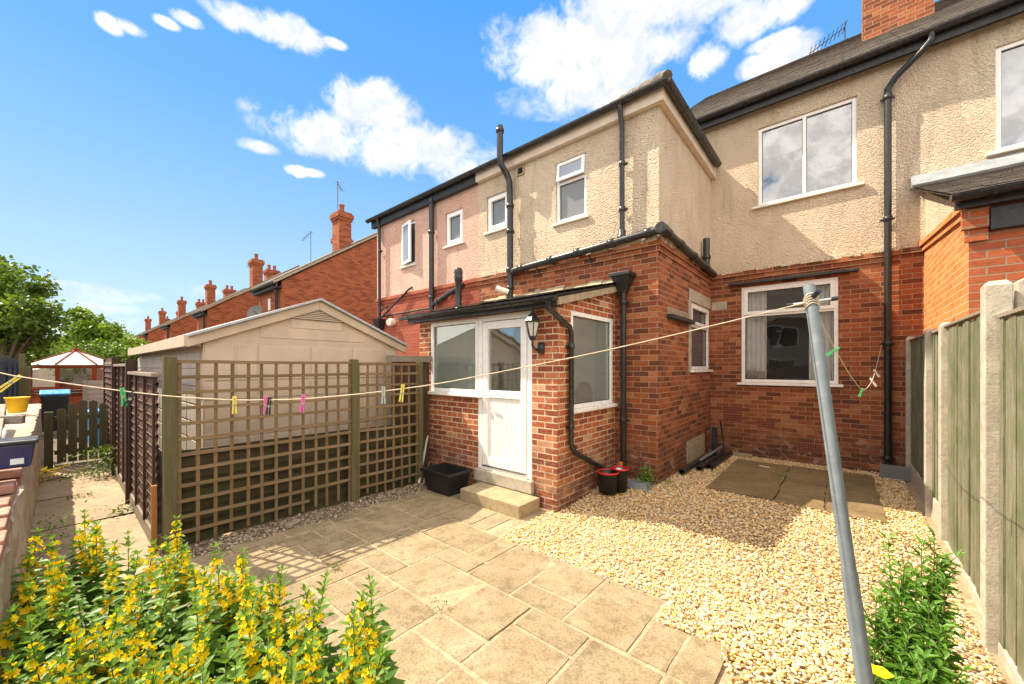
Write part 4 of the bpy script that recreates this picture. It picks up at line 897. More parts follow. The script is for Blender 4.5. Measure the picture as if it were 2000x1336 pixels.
# ---- terraces beyond
lab = ['nearest brick gable house beyond the garage with tall chimney', 'second brick gable house beyond the garage with satellite dish', 'third brick gable house along the far terrace', 'fourth brick gable house far along the terrace', 'fifth and smallest brick gable house at the end of the far terrace', 'farthest roof of the far terrace behind the bushes']
for k, xr in enumerate((-15.6, -26.5, -37.4, -48.3, -59.2, -70.1)):
    F_ = thing('gable_house', (xr, 5.3, 0), lab[k], 'house', 'brick terraced houses receding to the left')
    yr = 10.0; zr = 8.15; w_ = 2.5
    b = MB(); b.prism([(xr, 5.3, -.1), (xr, 12.5, -.1), (xr, 12.5, 6.3), (xr, yr, zr - .08), (xr, 5.3, 4.86)], (-w_, 0, 0)); b.box(xr - 10.2, xr - w_ - .01, YM + .1, 12.5, -.1, 6.2); b.build('brick_wall', M['brick_far'], F_)
    b = MB(); b.prism([(xr + .08, 5.02, 4.76), (xr + .08, yr, zr), (xr + .08, yr, zr + .11), (xr + .08, 5.02, 4.87)], (-w_ - .2, 0, 0)); b.prism([(xr - w_, 7.9, 6.2), (xr - w_, yr, zr - .02), (xr - w_, 12.7, 6.2)], (-8.1, 0, 0)); b.build('roof', M['tile'], F_)
    b = MB(); b.prism([(xr + .09, 5.0, 4.72), (xr + .09, yr, zr - .04), (xr + .09, yr, zr + .05), (xr + .09, 5.0, 4.82)], (-.04, 0, 0)); b.build('verge_mortar', M['ochre'], F_)
    b = MB(); b.box(xr - w_ - .1, xr + .06, 5.1, 5.14, 4.60, 4.8); b.box(xr - w_ - .1, xr + .06, 5.14, 5.29, 4.60, 4.63); b.build('fascia', M['blackpaint'], F_)
    gutter(F_, (xr - w_ - .1, 5.02, 4.78), (xr + .08, 5.02, 4.78), .07)
    pipe(F_, [(xr - .25, 5.05, 4.75), (xr - .25, 5.2, 4.5), (xr - .25, 5.22, 0)], .05)
    chimney(F_, xr - .45, 7.75, 6.2, 8.18, .62, .52, pots=1)
    chimney(F_, xr - 5.5, 10.2, 7.4, 8.85, .6, .8, pots=2)
    if k == 0:
        b = MB(); b.box(xr - 1.35, xr - 1.1, 5.27, 5.29, 3.9, 4.35); b.build('flue_cover', M['p_white'], F_)
    if k == 1:
        b = MB(); b.box(xr - .002, xr + .02, 7.0, 7.7, 2.6, 3.9); b.box(xr - .002, xr + .03, 6.85, 7.85, 3.9, 4.2); b.build('side_window', M['upvc'], F_)
# chimney roof vents, aerials and dish
def aerial(name, base, h, yaw, lab_, n=7, L=.9, r=.009):
    b = MB(); x, y, z = base; b.tube([(x, y, z), (x, y, z + h)], r * 1.4, 6)
    d = Vector((math.cos(yaw), math.sin(yaw), -.12)).normalized(); s = Vector((-math.sin(yaw), math.cos(yaw), 0)); c = Vector((x, y, z + h - .05))
    b.tube([c - d * .1, c + d * L], r, 6)
    for k in range(n): q_ = c + d * (L * k / (n - 1)); b.tube([q_ - s * .14, q_ + s * .14], r * .7, 5)
    return tag(b.build(name, M['steel'] if False else M['galv']), lab_, 'aerial')
aerial('tv_aerial', (-15.9, 7.5, 8.2), 1.2, 2.4, 'thin aerial rising from the nearest far chimney', 5, .6, .014)
aerial('tv_aerial', (-20.5, 8.3, 7.0), 1.6, 3.1, 'branching aerial between the two nearest far chimneys', 6, 1.2, .014)
aerial('tv_aerial', (-30.0, 8.3, 7.0), 1.8, 3.0, 'aerial beyond the second far chimney', 5, 1.2, .02)
A_ = atd(1650, 96, 10.5); b = MB(); b.tube([A_ - Vector((0, 0, .6)), A_ + Vector((0, 0, .75))], .016, 6)
for zz in (.6, .12):
    c = A_ + Vector((0, 0, zz)); e = c + RT * -.95 + Vector((0, 0, -.72)); b.tube([c, e], .012, 6)
    for k in range(9):
        q_ = lerp(c, e, k / 8); b.tube([q_ + Vector((.05, -.16, .05)), q_ + Vector((-.05, .16, -.05))], .008, 5)
tag(b.build('roof_aerial', M['blackpaint']), 'double dark rooftop aerial left of the main chimney', 'aerial')
dsh = at('Y', 4.9, 502, 612); dsh = atd(502, 613, 15.5); b = MB(); ax_ = Vector((.8, -.6, .25)).normalized(); u_ = ax_.orthogonal().normalized(); v_ = ax_.cross(u_); vs = [dsh]; 
for r, o_ in ((.18, .015), (.34, .06)): vs += [dsh + ax_ * o_ + (u_ * math.cos(t_ * math.pi / 8) + v_ * math.sin(t_ * math.pi / 8)) * r for t_ in range(16)]
b.add(vs, [(0, 1 + k, 1 + (k + 1) % 16) for k in range(16)] + [(1 + k, 17 + k, 17 + (k + 1) % 16, 1 + (k + 1) % 16) for k in range(16)], True); b.tube([dsh, dsh + ax_ * .35], .015, 6); b.tube([dsh, dsh - Vector((0, 0, .4)), dsh + Vector((-.3, .3, -.5))], .02, 6)
tag(b.build('satellite_dish', M['p_grey']), 'grey satellite dish showing above the garage roof', 'satellite dish')

# ------------------------------------------------------------------ garage
G = thing('garage', (-5.3, 2.2, 0), 'beige concrete panel garage with low gable roof behind the trellis', 'garage')
XG, Y0g, Y1g, ZG, ZA, YA = -5.3, 1.02, 3.44, 2.03, 2.53, 2.23; XG2 = -10.3
b = MB(); b.prism([(XG, Y0g, -.05), (XG, Y1g, -.05), (XG, Y1g, ZG), (XG, YA, ZA), (XG, Y0g, ZG)], (XG2 - XG, 0, 0)); b.build('wall', M['garage'], G)
b = MB(); ys = [Y0g, Y0g + .30, Y0g + .52, Y0g + 1.12, Y0g + 1.68, Y1g - .22, Y1g]
for i in range(len(ys) - 1):
    for j in range(9):
        z0 = .05 + j * .215
        if z0 + .2 > ZG + .02: continue
        if i in (0, 5) and ys[i + 1] - ys[i] < .1: continue
        b.pbox(('X', XG), ys[i] + .012, ys[i + 1] - .012, 0, .012, z0, z0 + .195)
for j in range(3):
    z0 = ZG + .03 + j * .14; dy_ = (z0 + .13 - ZG) / (ZA - ZG); b.pbox(('X', XG), Y0g + .16 + (YA - Y0g) * dy_, Y1g - .16 - (Y1g - YA) * dy_, 0, .008, z0, z0 + .133)
b.build('front_panels', M['garage'], G, .006)
b = MB(); x = XG - .1
while x > XG2 + .1:
    for j in range(9): b.box(x - .62, x - .02, Y0g - .014, Y0g + .001, .05 + j * .205, .05 + j * .205 + .19)
    x -= .64
b.build('side_panels', M['garage_side'], G, .006)
sl_ = (ZA - ZG) / (YA - Y0g)
b = MB()
for sg, ye_ in ((1, Y0g - .14), (-1, Y1g + .12)):
    zA = ZA + .05; zE = zA - sl_ * abs(ye_ - YA); zE = ZA + .05 - (ZA - ZG) / abs((Y0g if sg > 0 else Y1g) - YA) * abs(ye_ - YA)
    b.prism([(XG + .12, ye_, zE), (XG + .12, YA, zA), (XG + .12, YA, zA + .028), (XG + .12, ye_, zE + .028)], (XG2 - XG - .22, 0, 0))
b.build('roof', M['garage_roof'], G)
b = MB()
for ye_, yy in ((Y0g - .14, Y0g), (Y1g + .12, Y1g)):
    k_ = (ZA - ZG) / abs(yy - YA); zE = ZA + .04 - k_ * abs(ye_ - YA)
    b.prism([(XG + .01, ye_, zE - .10), (XG + .01, YA, ZA - .07), (XG + .01, YA, ZA + .045), (XG + .01, ye_, zE + .005)], (.055, 0, 0))
b.build('bargeboard', M['garage'], G, .006)
b = MB(); zE = ZA + .05 - sl_ * (.14 + YA - Y0g); b.box(XG2, XG + .06, Y0g - .17, Y0g - .14, zE - .10, zE + .02); b.box(XG2, XG, Y0g - .14, Y0g - .015, zE - .09, zE - .06); b.build('eaves_board', M['garage'], G)
b = MB(); b.prism([(XG + .013, YA - .42, ZA - .215), (XG + .013, YA + .42, ZA - .215), (XG + .013, YA, ZA - .03)], (.008, 0, 0)); vt = b.build('louvre_vent', M['p_grey'], G)
b = MB()
for k in range(7):
    z = ZA - .205 + k * .024; hw = .40 * (1 - (z - ZA + .215) / .185)
    b.prism([(XG + .021, YA - hw, z), (XG + .021, YA + hw, z), (XG + .036, YA + hw, z + .002), (XG + .036, YA - hw, z + .002)], (0, 0, .012))
b.build('louvre', M['garage'], vt)
# dark timber in the gap between the garage and the porch
g = thing('timber_panel', (-4.86, 3.6, 0), 'dark weathered timber panel closing the gap between garage and porch', 'panel')
b = MB(); b.box(-4.92, -4.88, 3.10, 3.74, 0, 1.78); b.build('board', M['plankdark'], g); b = MB(); b.box(-5.0, -4.82, 3.06, 3.75, 1.785, 1.87); b.build('cap_board', M['greywood'], g)

# ------------------------------------------------------------------ trellis
T = thing('trellis_fence', (-4.7, 2, 0), 'weathered wooden trellis screen with square lattice between the patio and the garage', 'trellis')
XT = -4.70
def post(par, x0, x1, y0, y1, z0, z1, m, slope=0): 
    b = MB(); b.add([(x0, y0, z0), (x1, y0, z0), (x1, y1, z0), (x0, y1, z0), (x0, y0, z1), (x1, y0, z1 - slope), (x1, y1, z1 - slope), (x0, y1, z1)], [(3, 2, 1, 0), (4, 5, 6, 7), (0, 1, 5, 4), (1, 2, 6, 5), (2, 3, 7, 6), (3, 0, 4, 7)]); return b.build('post', M[m], par, .004)
post(T, XT - .06, XT + .035, .615, .71, -.05, 1.80, 'trellis_post'); post(T, XT - .05, XT + .04, 2.385, 2.47, -.05, 1.80, 'trellis_post'); post(T, XT - .05, XT + .03, 3.40, 3.47, -.05, 1.78, 'trellis_post')
r_ = random.Random(11)
for (y0, y1, nv, dz) in ((.71, 2.385, 13, 0), (2.47, 3.40, 8, -.02)):
    b = MB(); at_ = []
    for k in range(nv):
        y = y0 + .02 + (y1 - y0 - .04) * k / (nv - 1); j = r_.uniform(-.006, .006); j2 = r_.uniform(-.01, .01); w_ = .015
        zb = .02 + r_.uniform(0, .05)
        b.add([(XT - .012, y - w_ + j, zb), (XT - .001, y - w_ + j, zb), (XT - .001, y + w_ + j, zb), (XT - .012, y + w_ + j, zb), (XT - .012, y - w_ + j2, 1.765 + dz), (XT - .001, y - w_ + j2, 1.765 + dz), (XT - .001, y + w_ + j2, 1.765 + dz), (XT - .012, y + w_ + j2, 1.765 + dz)],
              [(3, 2, 1, 0), (4, 5, 6, 7), (0, 1, 5, 4), (1, 2, 6, 5), (2, 3, 7, 6), (3, 0, 4, 7)]); at_ += [r_.random()] * 8
    b.build('lattice_uprights', M['trellis_v'], T, attr=at_)
    b = MB(); at_ = []
    for k in range(12):
        z = .155 + k * .1455; ye_ = y1 - (.5 if (k == 0 and nv == 13) else 0); n = 10; sg = r_.uniform(-.010, .002); tl = r_.uniform(-.008, .008)
        if nv == 8: z += .005
        vs = []
        for i in range(n + 1):
            f = i / n; y = y0 + (ye_ - y0) * f; zz = z + tl * f + sg * math.sin(math.pi * f) + r_.uniform(-.0015, .0015) + (dz if k == 11 else 0)
            vs += [(XT, y, zz - .016), (XT + .012, y, zz - .016), (XT + .012, y, zz + .016), (XT, y, zz + .016)]
        fs = [(3, 2, 1, 0), (4 * n, 4 * n + 1, 4 * n + 2, 4 * n + 3)]
        for i in range(n):
            a = 4 * i; fs += [(a, a + 1, a + 5, a + 4), (a + 1, a + 2, a + 6, a + 5), (a + 2, a + 3, a + 7, a + 6), (a + 3, a, a + 4, a + 7)]
        b.add(vs, fs); at_ += [r_.random()] * len(vs)
    b.build('lattice_rails', M['trellis'], T, attr=at_)
# low mossy board fence behind the trellis
LF = thing('low_board_fence', (-4.85, 2, 0), 'low mossy lap-board fence just behind the trellis', 'fence')
for (y0, y1, zt) in ((.72, 2.40, .87), (2.42, 3.42, .86)):
    b = MB(); at_ = []; k = 0; z = .0
    while z < zt - .02:
        h = .13; n = 8; ph_ = r_.uniform(0, 6); vs = []
        for i in range(n + 1):
            f = i / n; y = y0 + (y1 - y0) * f; wv_ = .008 * math.sin(f * 7 + ph_); z1_ = min(z + h, zt)
            vs += [(XT - .118, y, z + wv_), (XT - .088, y, z + wv_), (XT - .124, y, z1_ + .02 + wv_ * .5)]
        b.add(vs, [(3 * i + 1, 3 * i + 4, 3 * i + 5, 3 * i + 2) for i in range(n)] + [(3 * i, 3 * i + 3, 3 * i + 4, 3 * i + 1) for i in range(n)]); at_ += [r_.random()] * len(vs); z += .105
    b.build('lap_boards', M['mossy'], LF, attr=at_)
    b = MB(); b.box(XT - .14, XT - .095, y0, y1, zt - .01, zt + .03)
    for yy in (y0 + .02, (y0 + y1) / 2, y1 - .02): b.box(XT - .099, XT - .08, yy - .018, yy + .018, 0, zt - .012)
    b.build('battens', M['mossy'], LF)

# ------------------------------------------------------------------ brown panel fence
BF = thing('brown_panel_fence', (-6.8, .62, 0), 'dark brown lap panel fence with white-edged boards along the path', 'fence')
YF = .60
for (x0, x1, zt, lean) in ((-6.74, -4.83, 1.66, 0), (-8.70, -6.86, 1.76, .0), (-10.4, -8.82, 1.80, .04)):
    b = MB(); at_ = []; z = .16
    while z < zt - .06:
        n = 12; ph_ = r_.uniform(0, 6); vs = []; am = .0
        for i in range(n + 1):
            f = i / n; x = x0 + (x1 - x0) * f; wv_ = am * math.sin(f * 5 + ph_); ln = lean * (z / 1.8)
            vs += [(x, YF - .016 - ln, z + wv_), (x, YF - .004 - ln, z + wv_), (x, YF + .006 - ln, z + .125 + wv_ * .5)]
        b.add(vs, [(3 * i, 3 * i + 3, 3 * i + 5, 3 * i + 2) for i in range(n)] + [(3 * i + 1, 3 * i + 4, 3 * i + 3, 3 * i) for i in range(n)]); at_ += [r_.random()] * len(vs); z += .098
    pn = b.build('panel', M['fence_brown'], BF, attr=at_)
    b = MB(); z = .16
    while z < zt - .06:
        ln = lean * (z / 1.8); b.box(x0 + .01, x1 - .01, YF - .0185 - ln, YF - .0165 - ln, z - .002, z + .0035); z += .098
    b.build('board_edges', M['greywood'], pn)
    b = MB(); xs_ = [x0 + .025, x0 + (x1 - x0) * .33, x0 + (x1 - x0) * .67, x1 - .025]
    for xx in xs_: b.box(xx - .02, xx + .02, YF - .040, YF - .019, .13, zt - .05)
    b.build('batten', M['brown_post'], pn, .002)
    b = MB(); b.box(x0, x1, YF - .05, YF + .02, zt - .048, zt - .012); b.build('capping', M['greywood'], pn, .004)
    b = MB(); b.box(x0, x1 + .02, YF - .03, YF + .0, .0, .145); b.build('gravel_board', M['greywood'], BF, .004)
for x in (-6.80, -8.76, -10.46): post(BF, x - .045, x + .045, YF - .06, YF + .03, -.05, 1.80 if x > -7 else 1.86, 'brown_post')
tag(MB().box(-4.80, -4.765, .545, .585, -.02, .62).build('wooden_stake', M['stake'], bevel=.003), 'short orange brown stake at the foot of the trellis corner post', 'stake')

# ------------------------------------------------------------------ right hand fence
RF = thing('concrete_post_fence', (.75, 4, 0), 'tall green-grey board fence with concrete posts along the right side', 'fence')
XR = .70
def cpost(x, y, zt, w_=.10, d_=.10):
    b = MB(); b.add([(x, y, -.05), (x + w_, y, -.05), (x + w_, y + d_, -.05), (x, y + d_, -.05), (x, y, zt - .03), (x + w_, y, zt - .03), (x + w_, y + d_, zt - .03), (x, y + d_, zt - .03),
                     (x + .02, y + .02, zt), (x + w_ - .02, y + .02, zt), (x + w_ - .02, y + d_ - .02, zt), (x + .02, y + d_ - .02, zt)],
                    [(3, 2, 1, 0), (0, 1, 5, 4), (1, 2, 6, 5), (2, 3, 7, 6), (3, 0, 4, 7), (4, 5, 9, 8), (5, 6, 10, 9), (6, 7, 11, 10), (7, 4, 8, 11), (8, 9, 10, 11)])
    return b.build('concrete_post', M['concrete_post'], RF, .006)
for (x, y, zt, w_) in ((.70, 7.86, 2.14, .10), (.69, 6.10, 2.12, .10), (.70, 5.34, 2.12, .095), (.655, 3.62, 2.22, .11), (.69, 1.70, 2.2, .12)): cpost(x, y, zt, w_)
r_ = random.Random(21)
for (xa, ya, xb, yb, zt, zb) in ((.745, 6.20, .745, 7.86, 2.06, .32), (.745, 5.44, .745, 6.10, 2.05, .30), (.735, 3.74, .745, 5.34, 2.06, .07), (.715, 1.82, .715, 3.615, 1.98, .05), (.715, -.2, .715, 1.70, 2.02, .05)):
    b = MB(); at_ = []; y = ya
    while y < yb - .01:
        w_ = min(r_.uniform(.095, .125), yb - y); t0 = r_.uniform(-.007, .007); dz = r_.uniform(-.012, .008); xx = xa + (xb - xa) * (y - ya) / (yb - ya) + t0; tw = r_.uniform(-.004, .004)
        zz0 = zb + r_.uniform(-.03, .05)
        b.add([(xx, y + .002, zz0), (xx + .02, y + .002, zz0), (xx + .02, y + w_ - .002, zz0), (xx + tw, y + w_ - .002, zz0), (xx, y + .002, zt + dz), (xx + .02, y + .002, zt + dz), (xx + .02, y + w_ - .002, zt + dz), (xx + tw, y + w_ - .002, zt + dz)],
              [(3, 2, 1, 0), (4, 5, 6, 7), (0, 1, 5, 4), (1, 2, 6, 5), (2, 3, 7, 6), (3, 0, 4, 7)]); at_ += [r_.random()] * 8; y += w_
    p_ = b.build('board_panel', M['fence_green'], RF, .002, attr=at_)
    b = MB(); b.box(xa - .015, xa + .04, ya, yb, zt + .012, zt + .032); b.build('capping', M['greywood'], p_)
    b = MB(); b.box(xa - .01, xa + .04, ya, yb, -.05, zb + .02); b.build('gravel_board', M['concrete_post'], RF, .004)
b = MB(); b.prism([(.79, 3.70, 1.9), (1.35, 3.70, 1.9), (1.35, 3.70, 2.12), (1.12, 3.70, 2.30), (.98, 3.70, 2.32), (.79, 3.70, 2.21)], (0, .12, 0)); tag(b.build('concrete_wall_end', M['concrete_post'], bevel=.01), 'rough concrete slab end standing behind the nearest tall fence post', 'concrete slab')

# ------------------------------------------------------------------ retaining wall on the left
RW = thing('retaining_wall', (-6, -.3, 0), 'rendered garden wall with a crumbling red brick top at the left edge', 'wall')
M['oldbrick'] = simple('old_brick', (.33, .17, .12), .9, .3, 6, .6, dirt=(.45, .34, .26), dirtamt=.6)
M['wallrender'] = simple('worn_render', (.42, .34, .25), .9, .2, 4, .7, dirt=(.22, .15, .10), dirtamt=.6)
def bumpy(name, x0, x1, y0, y1, zt0, zt1, m, nx, seed, amp=.012):
    r = random.Random(seed); b = MB(); nz = 6; vs = []
    for i in range(nx + 1):
        f = i / nx; x = x0 + (x1 - x0) * f; zt = zt0 + (zt1 - zt0) * f
        col = [(x, y1 + r.uniform(-amp, amp), -.05 + (zt + .05) * k / nz) for k in range(nz + 1)] + [(x, y1 - .03 + r.uniform(-amp, amp), zt + .012), (x, y0, zt + .01), (x, y0, -.05)]
        vs += col
    n = nz + 4; fs = []
    for i in range(nx):
        for k in range(n - 1): a = i * n + k; fs.append((a, a + n, a + n + 1, a + 1) if False else (a + 1, a + n + 1, a + n, a))
    fs += [tuple(range(n)), tuple(reversed(range(nx * n, nx * n + n)))]
    b.add(vs, fs); return b.build(name, m, RW)
bumpy('rendered_wall', -9.9, -5.0, -.50, -.185, 1.10, .98, M['wallrender'], 40, 4)
bumpy('rendered_face', -5.0, -1.2, -.34, -.185, .80, .60, M['wallrender'], 36, 5, .016)
b = MB(); r_ = random.Random(9)
for c_ in range(5):
    zc = (0.66, .735, .81, .885, .70)[c_]
    x = -5.0
    while x < -1.3:
        top = .93 - .26 * max(0, (x + 5.0)) / 3.4; e = x + .215 + r_.uniform(-.01, .01)
        z0 = top - .075 * (5 - c_)
        if not (c_ == 4 and r_.random() < .12): 
            o_ = r_.uniform(-.012, .010); b.box(x + .004, e - .006, -.62, -.215 + o_ + .006 * c_, z0 + .005, z0 + .069)
        x = e
b.build('brick_courses', M['oldbrick'], RW, .008)
b = MB(); b.box(-5.0, -1.3, -.6, -.235, .3, .60); b.build('mortar_core', M['ochre'], RW)
b = MB(); b.box(-12, -1, -2.6, -.62, -.05, .60); b.build('soil_fill', M['soil'], RW)
# beams, tub, box on the wall
tag(MB().beam((-6.9, -.42, 1.24), (-5.3, -.36, 1.06), .10, .13).beam((-6.2, -.58, 1.20), (-6.1, -.22, 1.19), .07, .08).build('old_timber', M['greywood'], bevel=.006), 'grey weathered timber beams lying on the rendered wall', 'timber')
tubp = at('Y', -.33, 34, 806); tubp = atd(34, 806, 5.1)
TB = thing('rubber_tub', tubp, 'bright yellow round tub standing on the garden wall', 'tub')
b = MB(); b.lathe(tubp, [(.0, 0), (.075, 0), (.08, .02), (.104, .19), (.113, .192), (.113, .205), (.10, .205), (.075, .025), (0, .02)], 22); b.build('tub_body', M['p_tub'], TB)
bx = thing('plastic_box', (-3.35, -.33, .9), 'dark blue plastic food box with lid and pale label on the wall top', 'box')
cB = atd(22, 912, 2.75); cx_, cy_ = cB.x, cB.y; z_ = cB.z
b = MB(); b.add([(cx_ - .10, cy_ - .16, z_), (cx_ + .09, cy_ - .16, z_), (cx_ + .09, cy_ + .09, z_), (cx_ - .10, cy_ + .09, z_), (cx_ - .12, cy_ - .18, z_ + .17), (cx_ + .11, cy_ - .18, z_ + .17), (cx_ + .11, cy_ + .11, z_ + .17), (cx_ - .12, cy_ + .11, z_ + .17)],
                [(3, 2, 1, 0), (0, 1, 5, 4), (1, 2, 6, 5), (2, 3, 7, 6), (3, 0, 4, 7), (4, 5, 6, 7)]); b.build('box_body', M['p_blue'], bx, .015)
b = MB(); b.box(cx_ - .135, cx_ + .125, cy_ - .2, cy_ + .125, z_ + .165, z_ + .195); b.build('lid', M['p_black'], bx, .01)
b = MB(); b.box(cx_ + .098, cx_ + .107, cy_ - .0, cy_ + .06, z_ + .03, z_ + .07); b.build('paper_label', M['p_label'], bx)
tag(MB().box(-5.2, -4.3, -.36, -.22, .945, .965).build('white_board', M['p_white'], bevel=.004) if False else MB().tube(smoothpts([(-6.3, -.40, 1.10), (-5.6, -.33, 1.12), (-5.0, -.36, 1.02), (-4.3, -.42, .96)], 2), .045, 10).build('drain_hose', M['p_white']), 'pale grey pipe lying along the top of the rendered wall', 'pipe')

# ------------------------------------------------------------------ gate and things beyond
GT = thing('picket_gate', (-10.1, .2, 0), 'low weathered picket gate with arched top closing the path', 'gate')
gx = -10.1
hts = [1.00, 1.09, 1.13, 1.12, 1.06, .98]
for k in range(6):
    y = -.02 + k * .122; b = MB(); b.prism([(gx, y, .08), (gx, y + .105, .08), (gx, y + .105, hts[k] - .03), (gx, y + .052, hts[k]), (gx, y, hts[k] - .02)], (.02, 0, 0)); b.build('picket', M['gate'], GT)
b = MB(); b.box(gx - .04, gx - .002, -.05, .72, .22, .29); b.box(gx - .04, gx - .002, -.05, .72, .80, .87); b.beam((gx - .03, 0, .25), (gx - .03, .68, .84), .03, .07); b.build('gate_rails', M['gate'], GT)
b = MB(); b.box(gx - .06, gx + .04, -.16, -.06, -.05, .95); b.build('gate_post', M['gate'], GT)
b = MB(); b.box(gx - .02, gx + .03, -.05, .62, .0, .05); b.build('sleeper', M['greywood'], GT)
def far_panel(name, p0, p1, z0, z1, mat_, lab_, cat='fence', grp=None, n=6):
    t = thing(name, ((p0[0] + p1[0]) / 2, (p0[1] + p1[1]) / 2, 0), lab_, cat, grp); p0 = Vector((*p0, 0)); p1 = Vector((*p1, 0)); d = (p1 - p0).normalized(); L = (p1 - p0).length; sd = Vector((-d.y, d.x, 0))
    b = MB(); at_ = []; z = z0
    while z < z1 - .05: b.obox((p0 + p1) / 2 + Vector((0, 0, z + .055)), d, sd, Vector((0, 0, 1)), L / 2, .012, .052); at_ += [r_.random()] * 8; z += .115
    b.build('board_panel', M[mat_], t, attr=at_)
    for k in range(n):
        c = p0 + d * L * k / (n - 1); b = MB(); b.obox(c + Vector((0, 0, (z0 + z1) / 2)), d, sd, Vector((0, 0, 1)), .035, .035, (z1 - z0) / 2 + .05)
        b.build('post', M['slategrey'] if mat_ == 'slategrey' else M['greywood'], t)
    return t
M['slategrey'] = woodmat('slate_grey_board', (.035, .04, .05), (.07, .08, .095), 'X', (.02, .02, .025), .4)
far_panel('garden_fence', (-17, -.64), (-9.6, -.60), .3, 1.84, 'slategrey', 'dark grey slatted fence on the left beyond the garden wall')
far_panel('garden_fence', (-26.2, -1.6), (-26.2, 2.8), 0, 1.62, 'fence_brown', 'brown panel fence behind the glazed summerhouse', n=4)
far_panel('garden_fence', (-14.2, .42), (-14.0, 1.6), 0, 1.33, 'greywood', 'grey weathered panel fence right of the picket gate', n=4)
tag(MB().box(-12.1, -12.0, -.50, -.42, 0, 1.96).box(-11.5, -11.42, -.40, -.34, 0, 1.72).build('fence_posts', M['trellis_post'], bevel=.004), 'pair of tall bare timber posts left of the gate', 'post')
# wheelie bin
wb = thing('wheelie_bin', (-15.6, .0, 0), 'black wheelie bin with a bright blue lid behind the gate', 'bin')
cx_, cy_ = -15.6, -.06
b = MB(); b.add([(cx_ - .22, cy_ - .22, .06), (cx_ + .22, cy_ - .22, .06), (cx_ + .22, cy_ + .22, .06), (cx_ - .22, cy_ + .22, .06), (cx_ - .30, cy_ - .24, .98), (cx_ + .30, cy_ - .24, .98), (cx_ + .30, cy_ + .24, .98), (cx_ - .30, cy_ + .24, .98)],
                [(3, 2, 1, 0), (0, 1, 5, 4), (1, 2, 6, 5), (2, 3, 7, 6), (3, 0, 4, 7), (4, 5, 6, 7)]); b.build('bin_body', M['p_black'], wb, .02)
b = MB(); b.prism([(cx_ - .32, cy_ - .26, .99), (cx_ + .33, cy_ - .26, .99), (cx_ + .33, cy_ - .26, 1.03), (cx_ + .0, cy_ - .26, 1.12), (cx_ - .32, cy_ - .26, 1.10)], (0, .52, 0)); b.build('lid', M['p_lid'], wb, .015)
tag(MB().box(-12.9, -12.3, .42, .92, 0, .70).box(-12.93, -12.27, .40, .94, .705, .76).build('recycling_box', M['p_lid'], bevel=.02), 'flat blue lid of a second bin showing right of the gate top', 'bin')
# summerhouse
SHx, SHy = -24.0, .45
SH = thing('summerhouse', (SHx, SHy, 0), 'small red-brown octagonal summerhouse with white panelled roof among the bushes', 'summerhouse')
oc = [(SHx + 1.25 * math.cos(math.pi / 4 * k + .39), SHy + 1.25 * math.sin(math.pi / 4 * k + .39)) for k in range(8)]
b = MB()
for (x, y) in oc: b.box(x - .06, x + .06, y - .06, y + .06, 0, 1.78)
for k in range(8):
    p, q_ = oc[k], oc[(k + 1) % 8]
    for zz in (.9, 1.72): b.beam((*p, zz), (*q_, zz), .08, .1)
b.build('frame', M['redwood'], SH)
b = MB()
for k in range(8): b.beam((*oc[k], .28), (*oc[(k + 1) % 8], .28), .05, .54)
b.build('lower_panels', M['redwood'], SH)
b = MB(); apx = (SHx, SHy, 2.40)
for k in range(8):
    p, q_ = oc[k], oc[(k + 1) % 8]; ex = lambda t: (SHx + (t[0] - SHx) * 1.12, SHy + (t[1] - SHy) * 1.12, 1.80); b.add([ex(p), ex(q_), apx], [(0, 1, 2), (2, 1, 0)])
b.build('roof_panels', M['poly'], SH)
b = MB()
for k in range(8): p = oc[k]; b.beam((SHx + (p[0] - SHx) * 1.12, SHy + (p[1] - SHy) * 1.12, 1.82), (SHx, SHy, 2.42), .04, .04)
b.lathe((SHx, SHy, 2.38), [(.09, 0), (.09, .08), (.03, .12), (0, .22)], 8); b.build('roof_ribs', M['redwood'], SH)
b = MB()
for k in range(8): p, q_ = Vector((*oc[k], 1.3)), Vector((*oc[(k + 1) % 8], 1.3)); b.beam(p, q_, .008, .72)
b.build('glazing', M['glass'], SH)
# a person seen from behind beyond the fence
PR = thing('person', (-21, 1.0, 0), 'bare-shouldered bald person beyond the gate, only head and shoulders showing', 'person')
def skinned(name, chain, m, par):
    """chain: list of (start_index, point, radius); builds one skinned surface"""
    me = bpy.data.meshes.new(name); vs = [Vector(p) for _, p, _ in chain]; ed = [(i, s_) for i, (s_, _, _) in enumerate(chain) if s_ >= 0]; org = vs[0].copy()
    me.from_pydata([v - org for v in vs], ed, []); o = bpy.data.objects.new(name, me); COL.objects.link(o); o.parent = par; o.location = org - wloc(par); me.materials.append(m)
    sk_ = o.modifiers.new('skin', 'SKIN'); 
    for i, (_, _, r) in enumerate(chain): me.skin_vertices[0].data[i].radius = (r[0], r[1]) if isinstance(r, tuple) else (r, r)
    me.skin_vertices[0].data[0].use_root = True; sb = o.modifiers.new('sub', 'SUBSURF'); sb.levels = 2; sb.render_levels = 2
    return o
px0 = atd(171, 700, 21.0); px0.z = -.22
